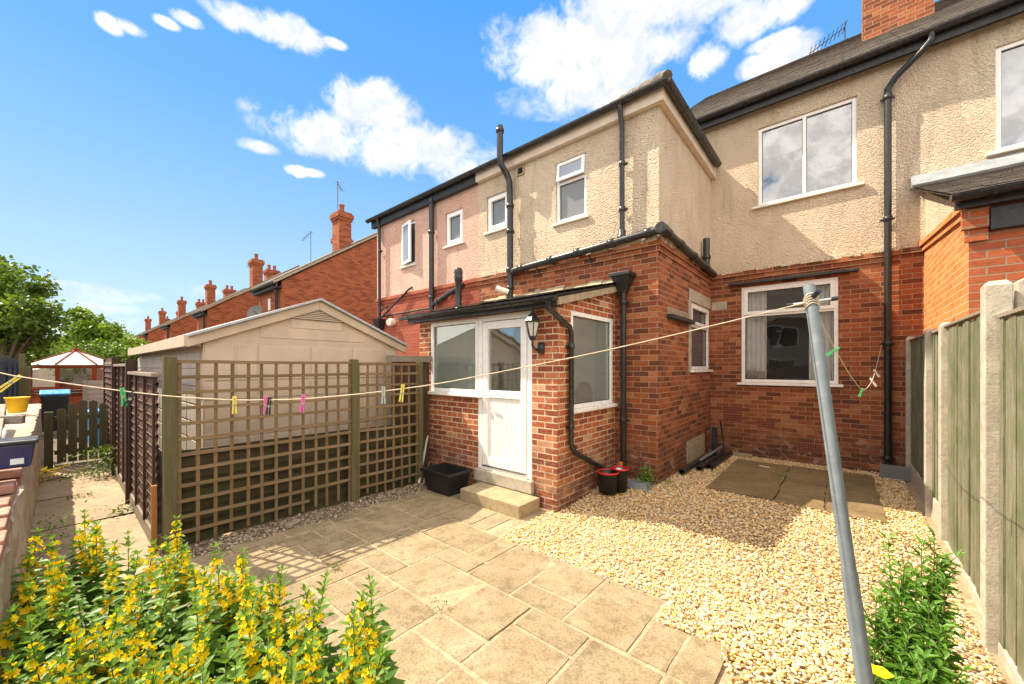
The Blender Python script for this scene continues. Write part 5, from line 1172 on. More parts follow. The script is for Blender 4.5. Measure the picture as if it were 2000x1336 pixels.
body = [(-1, px0 + Vector((0, 0, .92)), (.13, .16)), (0, px0 + Vector((0, 0, 1.12)), (.12, .15)), (1, px0 + Vector((0, 0, 1.30)), (.12, .17)), (2, px0 + Vector((0, 0, 1.42)), (.07, .08)), (3, px0 + Vector((.01, 0, 1.48)), .055), (4, px0 + Vector((.02, 0, 1.56)), .08), (5, px0 + Vector((.02, 0, 1.64)), .085), (6, px0 + Vector((.02, 0, 1.70)), .05),
        (2, px0 + Vector((0, .19, 1.36)), .06), (8, px0 + Vector((0, .24, 1.12)), .045), (9, px0 + Vector((.12, .2, .95)), .035), (10, px0 + Vector((.22, .16, .93)), .035),
        (2, px0 + Vector((0, -.19, 1.36)), .06), (12, px0 + Vector((0, -.24, 1.12)), .045), (13, px0 + Vector((.12, -.2, .95)), .035), (14, px0 + Vector((.22, -.16, .93)), .035),
        (0, px0 + Vector((0, .1, .82)), .09), (16, px0 + Vector((.02, .1, .48)), .06), (17, px0 + Vector((0, .1, .08)), .04), (18, px0 + Vector((.14, .1, .04)), .035),
        (0, px0 + Vector((0, -.1, .82)), .09), (20, px0 + Vector((.02, -.1, .48)), .06), (21, px0 + Vector((0, -.1, .08)), .04), (22, px0 + Vector((.14, -.1, .04)), .035)]
skinned('body', body, M['skin'], PR)

# ------------------------------------------------------------------ foliage
def leaf_mesh(name, pos, nrm, up, size, m, asp=.55, par=None, fold=.25, rnd=None, droop=0):
    """many pointed leaves; each is four vertices round a folded midrib"""
    pos = np.asarray(pos, float); n = len(pos); nrm = np.asarray(nrm, float); up = np.asarray(up, float); size = np.asarray(size, float)[:, None]
    up = up / (np.linalg.norm(up, axis=1, keepdims=True) + 1e-9); sd = np.cross(up, nrm); sd /= (np.linalg.norm(sd, axis=1, keepdims=True) + 1e-9); nn = np.cross(sd, up)
    b0 = pos; t = pos + up * size - nn * size * droop; mid = pos + up * size * .45 + nn * size * fold * .0
    l = mid + sd * size * asp * .5 + nn * size * fold * .35; r = mid - sd * size * asp * .5 + nn * size * fold * .35
    q2 = pos + up * size * .78 - nn * size * droop * .5; l2 = q2 + sd * size * asp * .28 + nn * size * fold * .2; r2 = q2 - sd * size * asp * .28 + nn * size * fold * .2
    V = np.stack([b0, l, l2, t, r2, r], 1).reshape(-1, 3); base = np.arange(n)[:, None] * 6
    F = np.concatenate([base + np.array([[0, 1, 2, 3]]), base + np.array([[0, 3, 4, 5]])], 0)
    me = bpy.data.meshes.new(name); org = V.min(0) * .5 + V.max(0) * .5; org[2] = V[:, 2].min()
    me.vertices.add(len(V)); me.vertices.foreach_set('co', (V - org).astype(np.float32).ravel()); me.loops.add(F.size); me.loops.foreach_set('vertex_index', F.astype(np.int32).ravel())
    me.polygons.add(len(F)); me.polygons.foreach_set('loop_start', np.arange(0, F.size, 4, dtype=np.int32)); me.polygons.foreach_set('loop_total', np.full(len(F), 4, dtype=np.int32)); me.update()
    a = me.attributes.new('rnd', 'FLOAT', 'POINT'); a.data.foreach_set('value', np.repeat(RNG.random(n) if rnd is None else np.asarray(rnd), 6).astype(np.float32))
    me.materials.append(m); o = bpy.data.objects.new(name, me); COL.objects.link(o); org = Vector(org)
    if par is not None: o.parent = par; o.location = org - wloc(par)
    else: o.location = org
    return o
def rdir(n):
    v = RNG.normal(size=(n, 3)); return v / np.linalg.norm(v, axis=1, keepdims=True)
def tree(name, base, hts_, lobes, leaf, nleaf, m, lab_, cat='tree', grp=None, trunk_r=.12):
    t = thing(name, base, lab_, cat, grp); b = MB(); base = Vector(base); top = base + Vector((0, 0, hts_ * .55))
    b.tube([base, base + Vector((.05, .03, hts_ * .25)), top], [trunk_r, trunk_r * .8, trunk_r * .5], 8)
    for (c, r) in lobes:
        c = Vector(c); s_ = lerp(base, top, .6); b.tube([s_, lerp(s_, c, .5) + Vector((0, 0, .1)), c], [trunk_r * .4, trunk_r * .25, trunk_r * .08], 5)
    b.build('trunk', M['bark'], t)
    P_ = []; N_ = []; R_ = []; tot = sum(r ** 2 for _, r in lobes)
    for (c, r) in lobes:
        k = int(nleaf * r * r / tot); ncl = max(6, k // 26); cl_ = rdir(ncl) * (RNG.random(ncl) ** .4)[:, None] * r * np.array([1, 1, .8]) + np.array(c)
        sh = RNG.random(ncl); idx = RNG.integers(0, ncl, k); off = RNG.normal(size=(k, 3)) * r * .13; p = cl_[idx] + off
        P_.append(p); N_.append(rdir(k) * .8 + np.array([0, 0, .7])); R_.append(np.clip(sh[idx] * .6 + RNG.random(k) * .4, 0, 1))
    P_ = np.concatenate(P_); N_ = np.concatenate(N_); R_ = np.concatenate(R_); n = len(P_)
    leaf_mesh('crown', P_, N_, rdir(n) + np.array([0, 0, -.3]), RNG.uniform(.7, 1.3, n) * leaf, m, .7, t, rnd=R_); return t
def lobes_px(lst, d): return [(tuple(atd(px, py, d + dd)), r) for (px, py, r, dd) in lst]
tree('maple_tree', (-19.6, -1.1, 0), 4.5, lobes_px([(25, 560, .9, 0), (-40, 600, 1.3, 0), (60, 610, .8, -.4), (10, 650, 1.0, 0), (-60, 680, 1.4, .4), (95, 620, .32, 0), (30, 640, .8, 1), (70, 560, .28, 0), (-10, 530, .6, .5), (75, 655, .5, 0)], 12.3), .13, 15000, M['tree_leaf'], 'tall maple tree at the left edge rising above the garden fence', trunk_r=.14)
tree('garden_tree', (-30, 1.4, 0), 4.2, lobes_px([(165, 630, .8, 0), (150, 610, .4, 0), (195, 655, 1.0, 0), (240, 685, 1.1, 0), (215, 668, .8, 1), (170, 680, 1.3, 1), (262, 690, .6, -1)], 20.5), .16, 13000, M['tree_leaf2'], 'bright green tree behind the summerhouse, left of the far terrace', trunk_r=.14)
tree('laurel_bush', (-26, -2.2, 0), 2.3, lobes_px([(60, 700, .8, 0), (100, 695, .9, 0), (20, 705, 1.0, 0), (130, 710, .7, 1), (75, 730, .8, 0), (-40, 700, 1.2, 0)], 18.4), .12, 11000, M['tree_leaf2'], 'low pale green bush under the maple tree behind the fence', 'bush', trunk_r=.08)
tree('hedge_bush', (-28, 1.9, 0), 2.2, lobes_px([(190, 705, 1.0, 0), (230, 705, .9, 0), (155, 712, .9, 0), (262, 708, .7, 0), (120, 715, .9, 1)], 18.0), .13, 10000, M['tree_leaf'], 'darker round bush directly behind the summerhouse roof', 'bush', trunk_r=.08)
# distant belt of trees closing the horizon
P_ = []
for k in range(70): 
    a = RNG.uniform(-2.1, -.9); d_ = RNG.uniform(95, 130); P_.append((math.sin(a) * d_, math.cos(a) * d_, 0))
PP = []; 
for p in P_:
    r = RNG.uniform(2.5, 4.5); k = 220; PP.append(rdir(k) * (RNG.random(k) ** .4)[:, None] * r * np.array([1.3, 1.3, .8]) + np.array([p[0], p[1], 2.4]))
PP = np.concatenate(PP); o = leaf_mesh('distant_trees', PP, rdir(len(PP)) + np.array([0, 0, .6]), rdir(len(PP)), RNG.uniform(.5, 1.1, len(PP)), M['tree_leaf'], .8); tag(o, 'distant belt of trees closing the horizon at the left', 'trees', kind='stuff')

# loosestrife ---------------------------------------------------------------
def loosestrife(root, x, y, h, lean, seed):
    r = np.random.default_rng(seed); bloom = r.random() < .9; base = np.array([x, y, .0]); tip = np.array([x + lean[0], y + lean[1], h])
    cv = lambda t: base + (tip - base) * t + np.array([lean[0], lean[1], 0]) * (t * t - t) * .8
    st = [Vector(cv(t)) for t in (0, .25, .5, .75, 1)]
    L = dict(p=[], n=[], u=[], s=[], r=[]); Fl = dict(p=[], n=[], u=[], s=[], r=[])
    ns = int(h / .041)
    for k in range(2, ns + 1):
        t = k / ns; c = cv(t * .985); a0 = r.uniform(0, 6.28); nl = 3 if t < .8 else 4
        sz = (.118 if t < .5 else .118 - min(1, (t - .5) / .25) * .052 - max(0, t - .75) * .14) * r.uniform(.85, 1.2)
        for j in range(nl):
            a = a0 + 2 * math.pi * j / nl + r.uniform(-.3, .3); out = np.array([math.cos(a), math.sin(a), 0]); el = r.uniform(-.05, .4) + (t > .85) * .7
            up = out * math.cos(el) + np.array([0, 0, math.sin(el)]); nr = np.array([0, 0, 1.0]) * math.cos(el) - out * math.sin(el)
            L['p'].append(c + out * .004); L['u'].append(up); L['n'].append(nr); L['s'].append(sz); L['r'].append(min(1, .1 + t * .7 + r.uniform(-.1, .3)))
        if bloom and .48 < t < .94 and r.random() < .97:
            for j in range(r.integers(4, 7)):
                a = r.uniform(0, 6.28); out = np.array([math.cos(a), math.sin(a), 0]); fc = c + out * r.uniform(.010, .028) + np.array([0, 0, r.uniform(-.01, .02)])
                ax = out + np.array([0, 0, r.uniform(.2, .9)]); ax /= np.linalg.norm(ax); e1 = np.cross(ax, [0, 0, 1.0]); e1 /= np.linalg.norm(e1); e2 = np.cross(ax, e1); rr_ = r.random(); s5 = r.uniform(.017, .025) * (1.1 if t < .75 else .8)
                for q_ in range(5):
                    b_ = 2 * math.pi * q_ / 5 + rr_ * 3; o_ = e1 * math.cos(b_) + e2 * math.sin(b_)
                    Fl['p'].append(fc); Fl['u'].append(o_ + ax * .45); Fl['n'].append(ax - o_ * .3); Fl['s'].append(s5); Fl['r'].append(rr_)
    if not Fl['p']: return st, L, None
    return st, L, Fl
def clump(plants, lab_, cat='flowers', name='loosestrife', grp='yellow loosestrife clumps in the foreground bed'):
    cx_ = sum(p[0] for p in plants) / len(plants); cy_ = sum(p[1] for p in plants) / len(plants)
    t = thing(name, (cx_, cy_, 0), lab_, cat, grp)
    for k, (x, y, h) in enumerate(plants):
        lean = (RNG.uniform(-.07, .07), RNG.uniform(-.07, .07)); st, L, Fl = loosestrife(t, x - lean[0], y - lean[1], h, lean, int(abs(x * 1000 + y * 77)) + k)
        sm = MB().tube(st, [.0035, .0032, .003, .0025, .0015], 5).build('stem', M['stem'], t)
        leaf_mesh('foliage', L['p'], L['n'], L['u'], L['s'], M['loose_leaf'], .5, sm, rnd=L['r'], droop=.12)
        if Fl: leaf_mesh('flower_spike', Fl['p'], Fl['n'], Fl['u'], Fl['s'], M['yellow'], .72, sm, rnd=Fl['r'], fold=.1)
    return t
def thick(lst, n, seed):
    r = random.Random(seed); return lst + [(px + r.uniform(-38, 38), py + r.uniform(5, 70), h * r.uniform(.72, .95)) for (px, py, h) in r.choices(lst, k=n)]
def tips(lst): # tip pixel and stem height -> ground position
    out = []
    for (px, py, h) in lst:
        d_ = FPX * (1.7 - h) / (py - CY); p = atd(px, py, d_); out.append((p.x, p.y, h))
    return out
clump(tips(thick([(165, 1000, .70), (190, 1022, .66), (150, 1040, .6), (250, 1042, .62), (270, 1080, .6), (225, 1060, .55)], 2, 1)), 'flower clump on the path side, tallest yellow spike standing before the path')
clump(tips(thick([(75, 1035, .68), (100, 1050, .68), (60, 1075, .62), (95, 1100, .6), (120, 1090, .62), (60, 1130, .6), (135, 1130, .58)], 2, 2)), 'yellow flower clump against the rendered garden wall')
clump(tips(thick([(345, 1010, .66), (325, 1050, .66), (360, 1065, .60), (300, 1060, .6), (335, 1120, .62), (280, 1130, .62), (375, 1110, .55), (250, 1150, .62)], 2, 3)), 'leafy clump at the foot of the trellis corner post')
clump(tips(thick([(420, 1065, .70), (475, 1075, .68), (400, 1110, .62), (445, 1120, .6), (490, 1130, .60), (380, 1160, .62)], 2, 4)), 'dark-leaved yellow clump at the edge of the slabs right of the trellis post')
clump(tips(thick([(25, 1190, .62), (80, 1180, .62), (130, 1200, .62), (180, 1210, .60), (60, 1250, .6), (120, 1270, .58), (210, 1260, .6), (160, 1310, .56), (20, 1290, .56), (250, 1300, .56), (90, 1330, .56), (60, 1210, .6), (150, 1240, .58)], 2, 5)), 'largest mass of yellow flowers in the bottom left corner')
clump(tips(thick([(290, 1210, .62), (250, 1230, .6), (330, 1250, .6), (300, 1300, .58), (370, 1270, .58), (230, 1190, .6), (400, 1230, .6), (440, 1250, .6), (340, 1330, .56), (260, 1340, .56), (395, 1310, .56)], 2, 6)), 'clump of yellow stars at the bottom between the corner mass and the middle')
clump(tips(thick([(550, 1110, .70), (525, 1130, .66), (595, 1150, .66), (500, 1150, .64), (575, 1190, .6), (540, 1220, .62), (480, 1200, .62), (520, 1270, .58), (460, 1300, .56), (570, 1290, .58), (610, 1240, .58)], 2, 7)), 'dense middle clump with upright spikes in front of the slabs')
clump(tips(thick([(637, 1125, .70), (625, 1180, .64), (722, 1130, .72), (705, 1160, .68), (690, 1210, .62), (725, 1215, .6), (750, 1255, .6), (665, 1290, .58), (720, 1290, .56), (630, 1320, .56), (610, 1260, .58)], 2, 8)), 'rightmost yellow clump leaning over the slabs')
# green plant by the right fence
def leafy(name, tipl, lab_, m='green_leaf', cat='plant', ls=.075, asp=.28, grp=None, whorl=.03, branch=True):
    pts = tips(tipl); t = thing(name, (pts[0][0], pts[0][1], 0), lab_, cat, grp); b = MB(); L = dict(p=[], n=[], u=[], s=[], r=[])
    for (x, y, h) in pts:
        ln = RNG.uniform(-.06, .06, 2); base = np.array([x - ln[0], y - ln[1], 0]); tip = np.array([x, y, h])
        def stemf(bs, tp, ls_, w0=.35):
            b.tube([Vector(bs), Vector(bs * .5 + tp * .5), Vector(tp)], [.004, .003, .0015], 5); H_ = np.linalg.norm(tp - bs); n = max(3, int(H_ / whorl))
            for k in range(n):
                tt = k / (n - 1); c = bs + (tp - bs) * tt
                for j in range(3):
                    a = RNG.uniform(0, 6.28); out = np.array([math.cos(a), math.sin(a), 0]); el = RNG.uniform(-.1, .7) + (tt > .9) * .5; up = out * math.cos(el) + np.array([0, 0, math.sin(el)])
                    L['p'].append(c); L['u'].append(up); L['n'].append(np.array([0, 0, 1.]) * math.cos(el) - out * math.sin(el)); L['s'].append(ls_ * RNG.uniform(.6, 1.15) * (1 - .45 * tt)); L['r'].append(min(1, RNG.random() * .5 + tt * .5))
        stemf(base, tip, ls)
        if branch:
            for q_ in range(4):
                tt = RNG.uniform(.3, .8); c = base + (tip - base) * tt; a = RNG.uniform(0, 6.28); e = c + np.array([math.cos(a) * .075, math.sin(a) * .075, RNG.uniform(.1, .2)]); stemf(c, e, ls * .75)
    b.build('stem', M['stem'], t); leaf_mesh('foliage', L['p'], L['n'], L['u'], L['s'], M[m], asp, t, rnd=L['r'], droop=.15); return t
leafy('willowherb', [(1735, 1055, .80), (1800, 1065, .82), (1825, 1050, .86), (1760, 1110, .72), (1835, 1090, .78), (1712, 1165, .62), (1790, 1130, .72), (1845, 1135, .72), (1755, 1170, .62), (1815, 1170, .68), (1730, 1215, .5), (1775, 1230, .55), (1835, 1225, .6), (1805, 1285, .5), (1845, 1290, .5), (1760, 1300, .42), (1820, 1330, .46)], 'bushy narrow-leaved green plant growing against the right fence', ls=.105, asp=.30)
# poppy at the bottom edge
pc = atd(1718, 1318, 1.55); pp = thing('poppy', (pc.x, pc.y, 0), 'single bright yellow poppy by the foot of the leaning steel post', 'flower')
MB().tube([(pc.x + .03, pc.y + .02, 0), (pc.x + .01, pc.y, pc.z * .5), tuple(pc)], .003, 5).build('stem', M['stem'], pp)
ps = []; un = []; nn_ = []
for k in range(5):
    a = k * 2 * math.pi / 5; ps.append(tuple(pc)); un.append((math.cos(a), math.sin(a), .35)); nn_.append((-.3 * math.cos(a), -.3 * math.sin(a), 1))
leaf_mesh('petals', ps, nn_, un, [.045] * 5, M['yellow'], 1.25, pp, fold=.3, rnd=[1] * 5)
# weeds
def weed(px, py, z, n, sz, lab_, spread=.08, hgt=.05, m='weed', up=.4):
    c = at('Z', z, px, py); P_ = np.array(c) + np.stack([RNG.normal(0, spread * .45, n), RNG.normal(0, spread * .45, n), RNG.uniform(0, hgt, n)], 1)
    d_ = rdir(n); d_[:, 2] = np.abs(d_[:, 2]) * up + .1
    o = leaf_mesh('weed', P_, rdir(n) * .5 + np.array([0, 0, 1]), d_, RNG.uniform(.6, 1.2, n) * sz, M[m], .5); return tag(o, lab_, 'weed', 'small weeds in the yard', 'stuff' if n > 80 else None)
weed(1262, 950, .10, 120, .06, 'leafy weed at the foot of the outrigger beside the grey gully cover', .14, .22, 'green_leaf', 1)
weed(1308, 948, .10, 40, .035, 'tiny weed on the brick corner of the rear wing', .08, .07, 'green_leaf')
weed(1193, 955, .06, 14, .03, 'small yellow-green weed beside the red mop bucket', .05, .04, 'green_leaf')
weed(1524, 931, .13, 26, .03, 'weed in the joint between the first and second stone flags', .09, .03, 'green_leaf')
weed(1620, 920, .13, 26, .035, 'weed in the flag joint left of the steel post', .09, .05, 'green_leaf')
weed(1715, 951, .13, 26, .03, 'weed at the right edge of the stone flags', .10, .03)
weed(778, 1052, .01, 22, .022, 'weed tuft in the slab joint at the shadow edge', .05, .02); weed(655, 1110, .01, 26, .026, 'weed tuft in a slab joint near the middle flower clump', .05, .03); weed(855, 1185, .01, 44, .02, 'sprawling weed in the slab joint at the centre of the patio', .13, .012)
weed(1538, 918, .13, 10, .02, 'dark moss tuft at the top of the flag joint', .05, .01)
weed(205, 930, .0, 420, .06, 'tall straggly weeds along the bottom of the brown fence by the gate', .32, .45, 'weed', 1.2)
weed(150, 930, .0, 160, .05, 'flat weeds in front of the picket gate', .5, .05); weed(250, 1000, 0, 90, .05, 'weeds at the base of the first brown fence post', .22, .10); weed(160, 970, 0, 40, .04, 'flat weed in the middle of the path', .16, .02)
weed(110, 1075, 0, 120, .04, 'thin green weed at the foot of the rendered wall behind the flowers', .2, .35, 'green_leaf', 1); weed(85, 935, .05, 60, .08, 'yellowing broad-leaved weed at the wall corner near the gate', .2, .14, 'yellow')

# ------------------------------------------------------------------ clothes post, line, pegs
pb = Vector((.13, 1.755, 0)); pt = Vector((-.116, 2.27, 2.08)); pd = (pt - pb).normalized()
CPo = thing('clothes_post', pb, 'leaning galvanised steel clothes post standing in the gravel', 'clothes post')
MB().tube([pb - pd * .1, lerp(pb, pt, .44)], .0262, 20).build('lower_tube', M['galv'], CPo); MB().tube([lerp(pb, pt, .435), pt], .0235, 20).build('upper_tube', M['galv'], CPo)
ck = lerp(pb, pt, .962); crs = Vector((.92, .38, .12)).normalized()
b = MB(); b.tube([ck - crs * .085, ck + crs * .085], .0075, 8); b.build('cross_bar', M['steel'], CPo); b = MB(); b.tube([ck + crs * .075, ck + crs * .10], .010, 8); b.tube([ck - crs * .075, ck - crs * .10], .010, 8); b.tube([ck + Vector((.01, -.03, .02)), ck + Vector((.03, -.05, .04))], .012, 8); b.build('rubber_tip', M['p_black'], CPo)
# plan line of the rope
ra = Vector((-2.9, -.42)); rb = Vector((-.13, 2.23)); rd_ = rb - ra
def on_rope(px, py):
    q_ = ray(px, py); d2 = Vector((q_.x, q_.y)); det = d2.x * (-rd_.y) + rd_.x * d2.y
    t_ = (ra.x * (-rd_.y) + rd_.x * ra.y) / det; return EYE + q_ * t_
rp = [(-60, 715), (0, 728), (30, 735), (240, 764), (340, 775), (460, 782), (590, 780), (720, 768), (850, 751), (1000, 722), (1150, 692), (1300, 658), (1450, 622), (1577, 590)]
RPt = [on_rope(*p) for p in rp]
b = MB(); b.tube(smoothpts(RPt, 1), .0024, 6)
for k in range(5): 
    c = ck + pd * (.012 * (k - 2)); e1 = pd.orthogonal().normalized(); e2 = pd.cross(e1); b.tube([c + (e1 * math.cos(a * .524) + e2 * math.sin(a * .524)) * .028 + pd * .01 * math.sin(a) for a in range(12)], .0026, 5, closed=True)
tag(b.build('clothes_line', M['rope']), 'long taut cream clothes line crossing the yard to the steel post', 'clothes line')
LP = [atd(px, py, d_) for (px, py, d_) in ((1590, 602, 1.82), (1608, 640, 2.05), (1632, 683, 2.4), (1658, 730, 2.9), (1683, 763, 3.4), (1695, 758, 3.8), (1706, 738, 4.3), (1716, 700, 5.2), (1723, 668, 5.95))]
tag(MB().tube(smoothpts(LP, 2), .0026, 6).build('loose_line', M['rope']), 'slack rope drooping from the steel post to the black downpipe', 'rope')
def peg(px, py, mat_, lab_, rope=True, d_=None, ang=0, size=.075, tilt=0):
    c = on_rope(px, py) if rope else atd(px, py, d_)
    dirv = (Vector((rd_.x, rd_.y, 0))).normalized() if rope else RT.copy()
    view = (Vector((c.x, c.y, 0))).normalized(); side = Vector((-view.y, view.x, 0)); dn = Vector((0, 0, -1)) * math.cos(ang) + side * (-math.sin(ang)); th = dirv.cross(dn).normalized()
    t = thing('clothes_peg', c, lab_, 'peg', 'clothes pegs on the line')
    sd = dn.cross(view).normalized(); hw = .0038
    for sg in (-1, 1):
        b = MB(); pts = [c - dn * .022 + sd * sg * .0035, c - dn * .008 + sd * sg * .0045, c + dn * .018 + sd * sg * .0042, c + dn * (size - .022) + sd * sg * .0062]
        for a, e in zip(pts, pts[1:]): b.beam(a, e, .009, .0068, up=sd)
        b.build('jaw', M[mat_], t, .001)
    b = MB(); k0 = c + dn * .016; b.tube([k0 - view * .007, k0 + view * .007], .006, 8); b.build('spring', M['steel'], t)
peg(30, 741, 'p_yellow', 'tilted yellow peg nearest the left edge', ang=-.75, size=.085)
peg(240, 768, 'p_green', 'bright green peg over the brown fence', ang=.1); peg(258, 772, 'p_black', 'dark peg beside the green one over the brown fence', ang=-.4)
peg(458, 784, 'p_yellow', 'yellow peg over the trellis near its post, lowest on the line'); peg(519, 784, 'p_pink', 'left of the two pink pegs'); peg(526, 786, 'p_black', 'dark peg touching the left pink one', ang=-.1)
peg(592, 781, 'p_pink', 'right of the two pink pegs', ang=-.1); peg(749, 765, 'p_pale', 'pale grey-green peg near the right end of the trellis'); peg(786, 761, 'p_yellow', 'yellow peg closest to the porch window', ang=-.12)
peg(1632, 683, 'p_green', 'green peg on the slack rope right of the post', False, 2.4, -.9, .08); peg(1683, 763, 'p_green', 'green peg at the lowest point of the slack rope', False, 3.4, -.3, .08)
peg(1702, 742, 'p_white', 'lower of the two white pegs on the slack rope', False, 4.1, .5, .10); peg(1709, 725, 'p_white', 'upper of the two white pegs on the slack rope', False, 4.5, .5, .10)

# ------------------------------------------------------------------ small things by the porch
bc = (-4.12, 3.42)
CR = thing('storage_crate', (*bc, 0), 'black open plastic crate by the doorstep', 'crate')
b = MB(); X0, X1, Y0_, Y1_ = -4.42, -3.86, 3.26, 3.66; ti = .05; h = .30
vo = [(X0 + ti, Y0_ + ti, .005), (X1 - ti, Y0_ + ti, .005), (X1 - ti, Y1_ - ti, .005), (X0 + ti, Y1_ - ti, .005), (X0, Y0_, h), (X1, Y0_, h), (X1, Y1_, h), (X0, Y1_, h)]
vi = [(X0 + ti + .01, Y0_ + ti + .01, .02), (X1 - ti - .01, Y0_ + ti + .01, .02), (X1 - ti - .01, Y1_ - ti - .01, .02), (X0 + ti + .01, Y1_ - ti - .01, .02), (X0 + .012, Y0_ + .012, h), (X1 - .012, Y0_ + .012, h), (X1 - .012, Y1_ - .012, h), (X0 + .012, Y1_ - .012, h)]
b.add(vo, [(3, 2, 1, 0), (0, 1, 5, 4), (1, 2, 6, 5), (2, 3, 7, 6), (3, 0, 4, 7)]); b.add(vi, [(0, 1, 2, 3), (4, 5, 1, 0), (5, 6, 2, 1), (6, 7, 3, 2), (7, 4, 0, 3)]); b.build('crate_body', M['crate'], CR, .006)
b = MB(); z = h
for (a0, a1, c0, c1) in ((X0 - .02, X1 + .02, Y0_ - .02, Y0_ + .012), (X0 - .02, X1 + .02, Y1_ - .012, Y1_ + .02), (X0 - .02, X0 + .012, Y0_ + .0125, Y1_ - .0125), (X1 - .012, X1 + .02, Y0_ + .0125, Y1_ - .0125)): b.box(a0, a1, c0, c1, z - .03, z + .008)
b.build('rim', M['crate'], CR, .005)
tag(MB().beam(tuple(at('Z', .02, 818, 944)), tuple(at('Y', 3.74, 836, 845)), .035, .02, up=(0, 1, 0)).build('leaning_batten', M['p_white'], bevel=.004), 'white plastic strip leaning on the trellis end by the crate', 'strip')
tag(MB().beam(tuple(at('Z', .04, 826, 948)), tuple(at('Y', 3.70, 838, 905)), .07, .012, up=(0, 1, 0)).build('stone_offcut', M['step'], bevel=.003), 'small slate offcut leaning behind the white strip', 'slate')
tag(MB().beam(tuple(at('Z', .03, 562, 1029)), tuple(at('Z', .03, 585, 1016)), .07, .03).build('wood_offcut', M['greywood'], bevel=.004), 'pale wood offcut lying in the chippings under the trellis', 'offcut')
# mop bucket
mc = Vector((-2.26, 4.70, .085)); MBk = thing('mop_bucket', mc, 'black twin mop bucket with bright red rims by the porch side wall', 'bucket')
b = MB(); b.lathe(mc + Vector((-.045, -.08, 0)), [(0, 0), (.115, 0), (.130, .24), (.134, .255), (.12, .255), (.095, .02), (0, .02)], 24); b.lathe(mc + Vector((.05, .07, 0)), [(0, 0), (.09, 0), (.105, .275), (.108, .285), (.098, .285), (.09, .1), (0, .1)], 24); b.build('bucket_body', M['crate'], MBk)
ring = lambda c, r, z, n=24: [c + Vector((r * math.cos(2 * math.pi * k / n), r * math.sin(2 * math.pi * k / n), z)) for k in range(n)]
MB().tube(ring(mc + Vector((-.045, -.08, 0)), .131, .26), .012, 8, closed=True).build('rim', M['p_red'], MBk); MB().tube(ring(mc + Vector((.05, .07, 0)), .105, .292), .011, 8, closed=True).build('rim', M['p_red'], MBk)
b = MB(); b.lathe(mc + Vector((.05, .07, .185)), [(0, 0), (.075, 0), (.09, .095), (.085, .095), (.07, .01), (0, .01)], 20); b.build('wringer_basket', M['steel'], MBk)
sb = thing('spray_bottle', mc + Vector((-.02, .26, 0)), 'spray bottle with orange nozzle standing behind the mop bucket', 'bottle')
c = mc + Vector((-.02, .26, 0)); MB().lathe(c, [(0, 0), (.035, 0), (.035, .2), (.014, .26), (.014, .29), (0, .29)], 14).build('bottle_body', M['p_lid'], sb); MB().box(c.x - .012, c.x + .014, c.y - .04, c.y + .02, c.z + .285, c.z + .33).build('nozzle', M['p_orange'], sb, .004)
# gully covers
def gully(x, y, z, lab_, lean=0):
    b = MB()
    if lean: b.prism([(x - .16, y, z), (x + .16, y, z), (x + .155, y, z + .16), (x + .12, y, z + .20), (x - .16, y, z + .20)], (0, .02, 0)); 
    else: b.add([(x - .17, y - .12, z), (x + .17, y - .12, z), (x + .17, y + .12, z), (x - .17, y + .12, z), (x - .12, y - .07, z + .08), (x + .12, y - .07, z + .08), (x + .12, y + .10, z + .08), (x - .12, y + .10, z + .08)], [(3, 2, 1, 0), (0, 1, 5, 4), (1, 2, 6, 5), (2, 3, 7, 6), (3, 0, 4, 7), (4, 5, 6, 7)])
    o = b.build('gully_cover', M['p_grey'], bevel=.006)
    return tag(o, lab_, 'drain cover')
gully(-2.08, 5.06, .09, 'grey plastic drain cover beside the weed and iron pipe by the porch'); o = gully(.58, 7.72, .1, 'flat grey drain cover leaning at the foot of the main downpipe', 1); 
# pile of old pipes against the wing
for k, (x, y0, y1, z, r, m, l) in enumerate(((-1.80, 5.98, 7.6, .15, .042, 'blackplastic', 'black pipe nearest the wall in the pile beside the rear wing'), (-1.66, 6.35, 7.75, .15, .04, 'blackplastic', 'middle black pipe in the pile beside the rear wing'), (-1.56, 6.55, 7.85, .14, .045, 'castiron', 'black gutter length on the gravel side of the pipe pile'), (-1.70, 6.5, 7.9, .235, .022, 'galv', 'thin grey pipe lying on top of the pipe pile'))):
    b = MB(); b.tube([(x, y0, z), (x + .03, y1, z + .01)], r, 14, caps=False); b.tube([(x + .03, y1 - .02, z), (x, y0 + .001, z)], r * .85, 14, caps=False); tag(b.build('loose_pipe', M[m]), l, 'pipe', 'old pipes stacked by the wall')
tag(MB().box(-1.78, -1.70, 7.62, 7.68, .12, 1.0 * .62).build('upright_batten', M['blackpaint'], bevel=.004), 'short black upright board in the corner behind the pipe pile', 'board')
b = MB(); b.tube(smoothpts([(-1.70, 7.9, .72), (-1.66, 7.92, .4), (-1.6, 7.8, .2)], 1), .014, 8); tag(b.build('loose_cable', M['castiron']), 'thin black pipe bent in the corner behind the pipe pile', 'pipe')
tag(MB().box(-1.55, -1.2, 7.86, 7.98, .10, .16).build('brick_offcut', M['step'], bevel=.006), 'flat buff stone at the wall foot right of the pipe pile', 'stone')
tag(MB().beam((-1.0, 7.25, .135), (-.86, 7.2, .135), .025, .01).build('white_chip', M['p_white']), 'small white strip lying on the stone flags', 'litter')
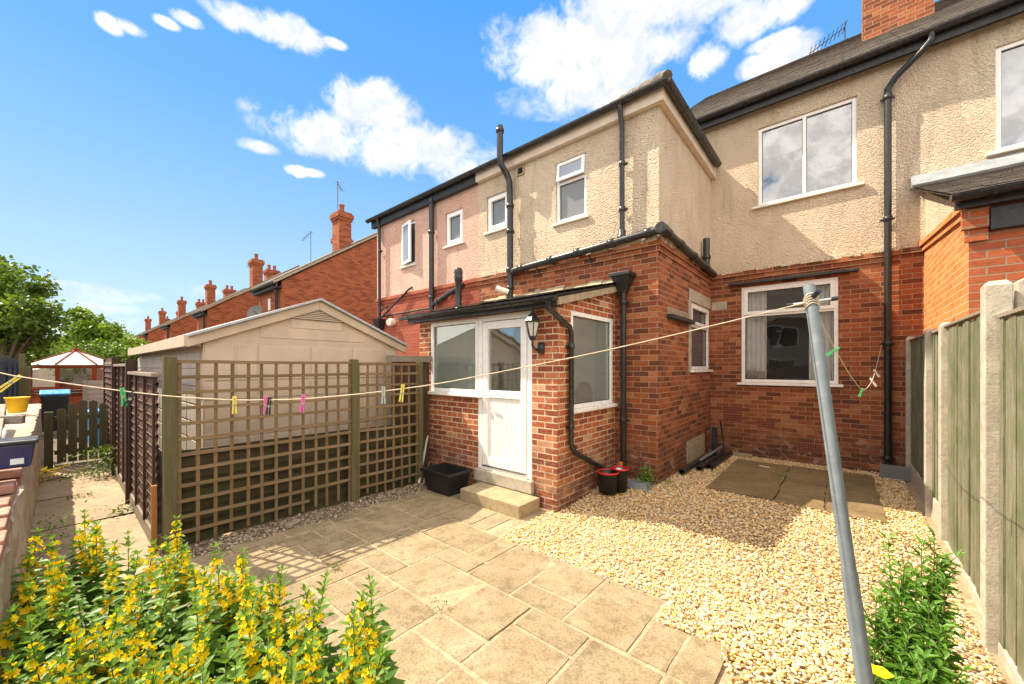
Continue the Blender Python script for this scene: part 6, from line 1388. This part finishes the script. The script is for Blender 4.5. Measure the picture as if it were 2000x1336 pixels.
# inside the windows
hb = thing('handbag', (-1.15, YM + .14, 1.48), 'beige handbag on the inside sill of the lower window', 'handbag')
MB().prism([(-1.34, YM + .10, 1.49), (-1.02, YM + .10, 1.49), (-1.05, YM + .10, 1.64), (-1.30, YM + .10, 1.65)], (0, .1, 0)).build('bag_body', M['bag'], hb, .02); MB().tube(smoothpts([(-1.26, YM + .10, 1.60), (-1.24, YM + .08, 1.53), (-1.14, YM + .08, 1.53), (-1.12, YM + .10, 1.62)], 2), .008, 6).build('handle', M['bag'], hb)
# checked towel inside the porch
b = MB(); b2 = MB()
for i in range(4):
    for j in range(9):
        t_ = b if (i + j) % 2 else b2; t_.box(-2.66, -2.65, 4.14 + i * .045, 4.14 + (i + 1) * .045 - .001, 1.22 + j * .05, 1.22 + (j + 1) * .05 - .001)
tw = thing('checked_cloth', (-2.77, 4.22, 1.2), 'checked red and cream cloth behind the porch side window', 'cloth'); b.build('dark_checks', M['brick_painted'], tw); b2.build('light_checks', M['blind'], tw)
MBd = MB().lathe((-2.80, 4.86, 1.2), [(0, 0), (.12, 0), (.14, .12), (.08, .28), (0, .3)], 16).build('kettle', M['p_black']); tag(MBd, 'dark rounded pot behind the porch side window', 'pot')

# ------------------------------------------------------------------ what the windows reflect: the row opposite
OP = thing('opposite_house', (0, -16, 0), 'rendered house across the lane, seen only in the window reflections', 'house')
b = MB(); b.box(-11, 11, -22, -16, 0, 5.0); b.build('render_wall', M['opposite'], OP)
b = MB(); b.prism([(-11.3, -15.6, 4.9), (-11.3, -22.4, 4.9), (-11.3, -19, 7.6)], (22.6, 0, 0)); b.build('roof', M['tile'], OP)
for x in (-7.5, -3.2, 1.2, 5.6):
    for z0 in (.9, 3.1):
        b = MB(); b.box(x - .8, x + .8, -15.99, -15.93, z0, z0 + 1.35); wd_ = b.build('window', M['upvc'], OP); b = MB(); b.box(x - .72, x - .04, -15.93, -15.91, z0 + .08, z0 + 1.27); b.box(x + .04, x + .72, -15.93, -15.91, z0 + .08, z0 + 1.27); b.build('pane', M['slotdark'], wd_)
far_panel('back_fence', (-4.5, -4.6), (4.5, -4.6), 0, 1.75, 'fence_brown', 'brown panel fence behind the viewpoint, seen only in reflections', n=6)
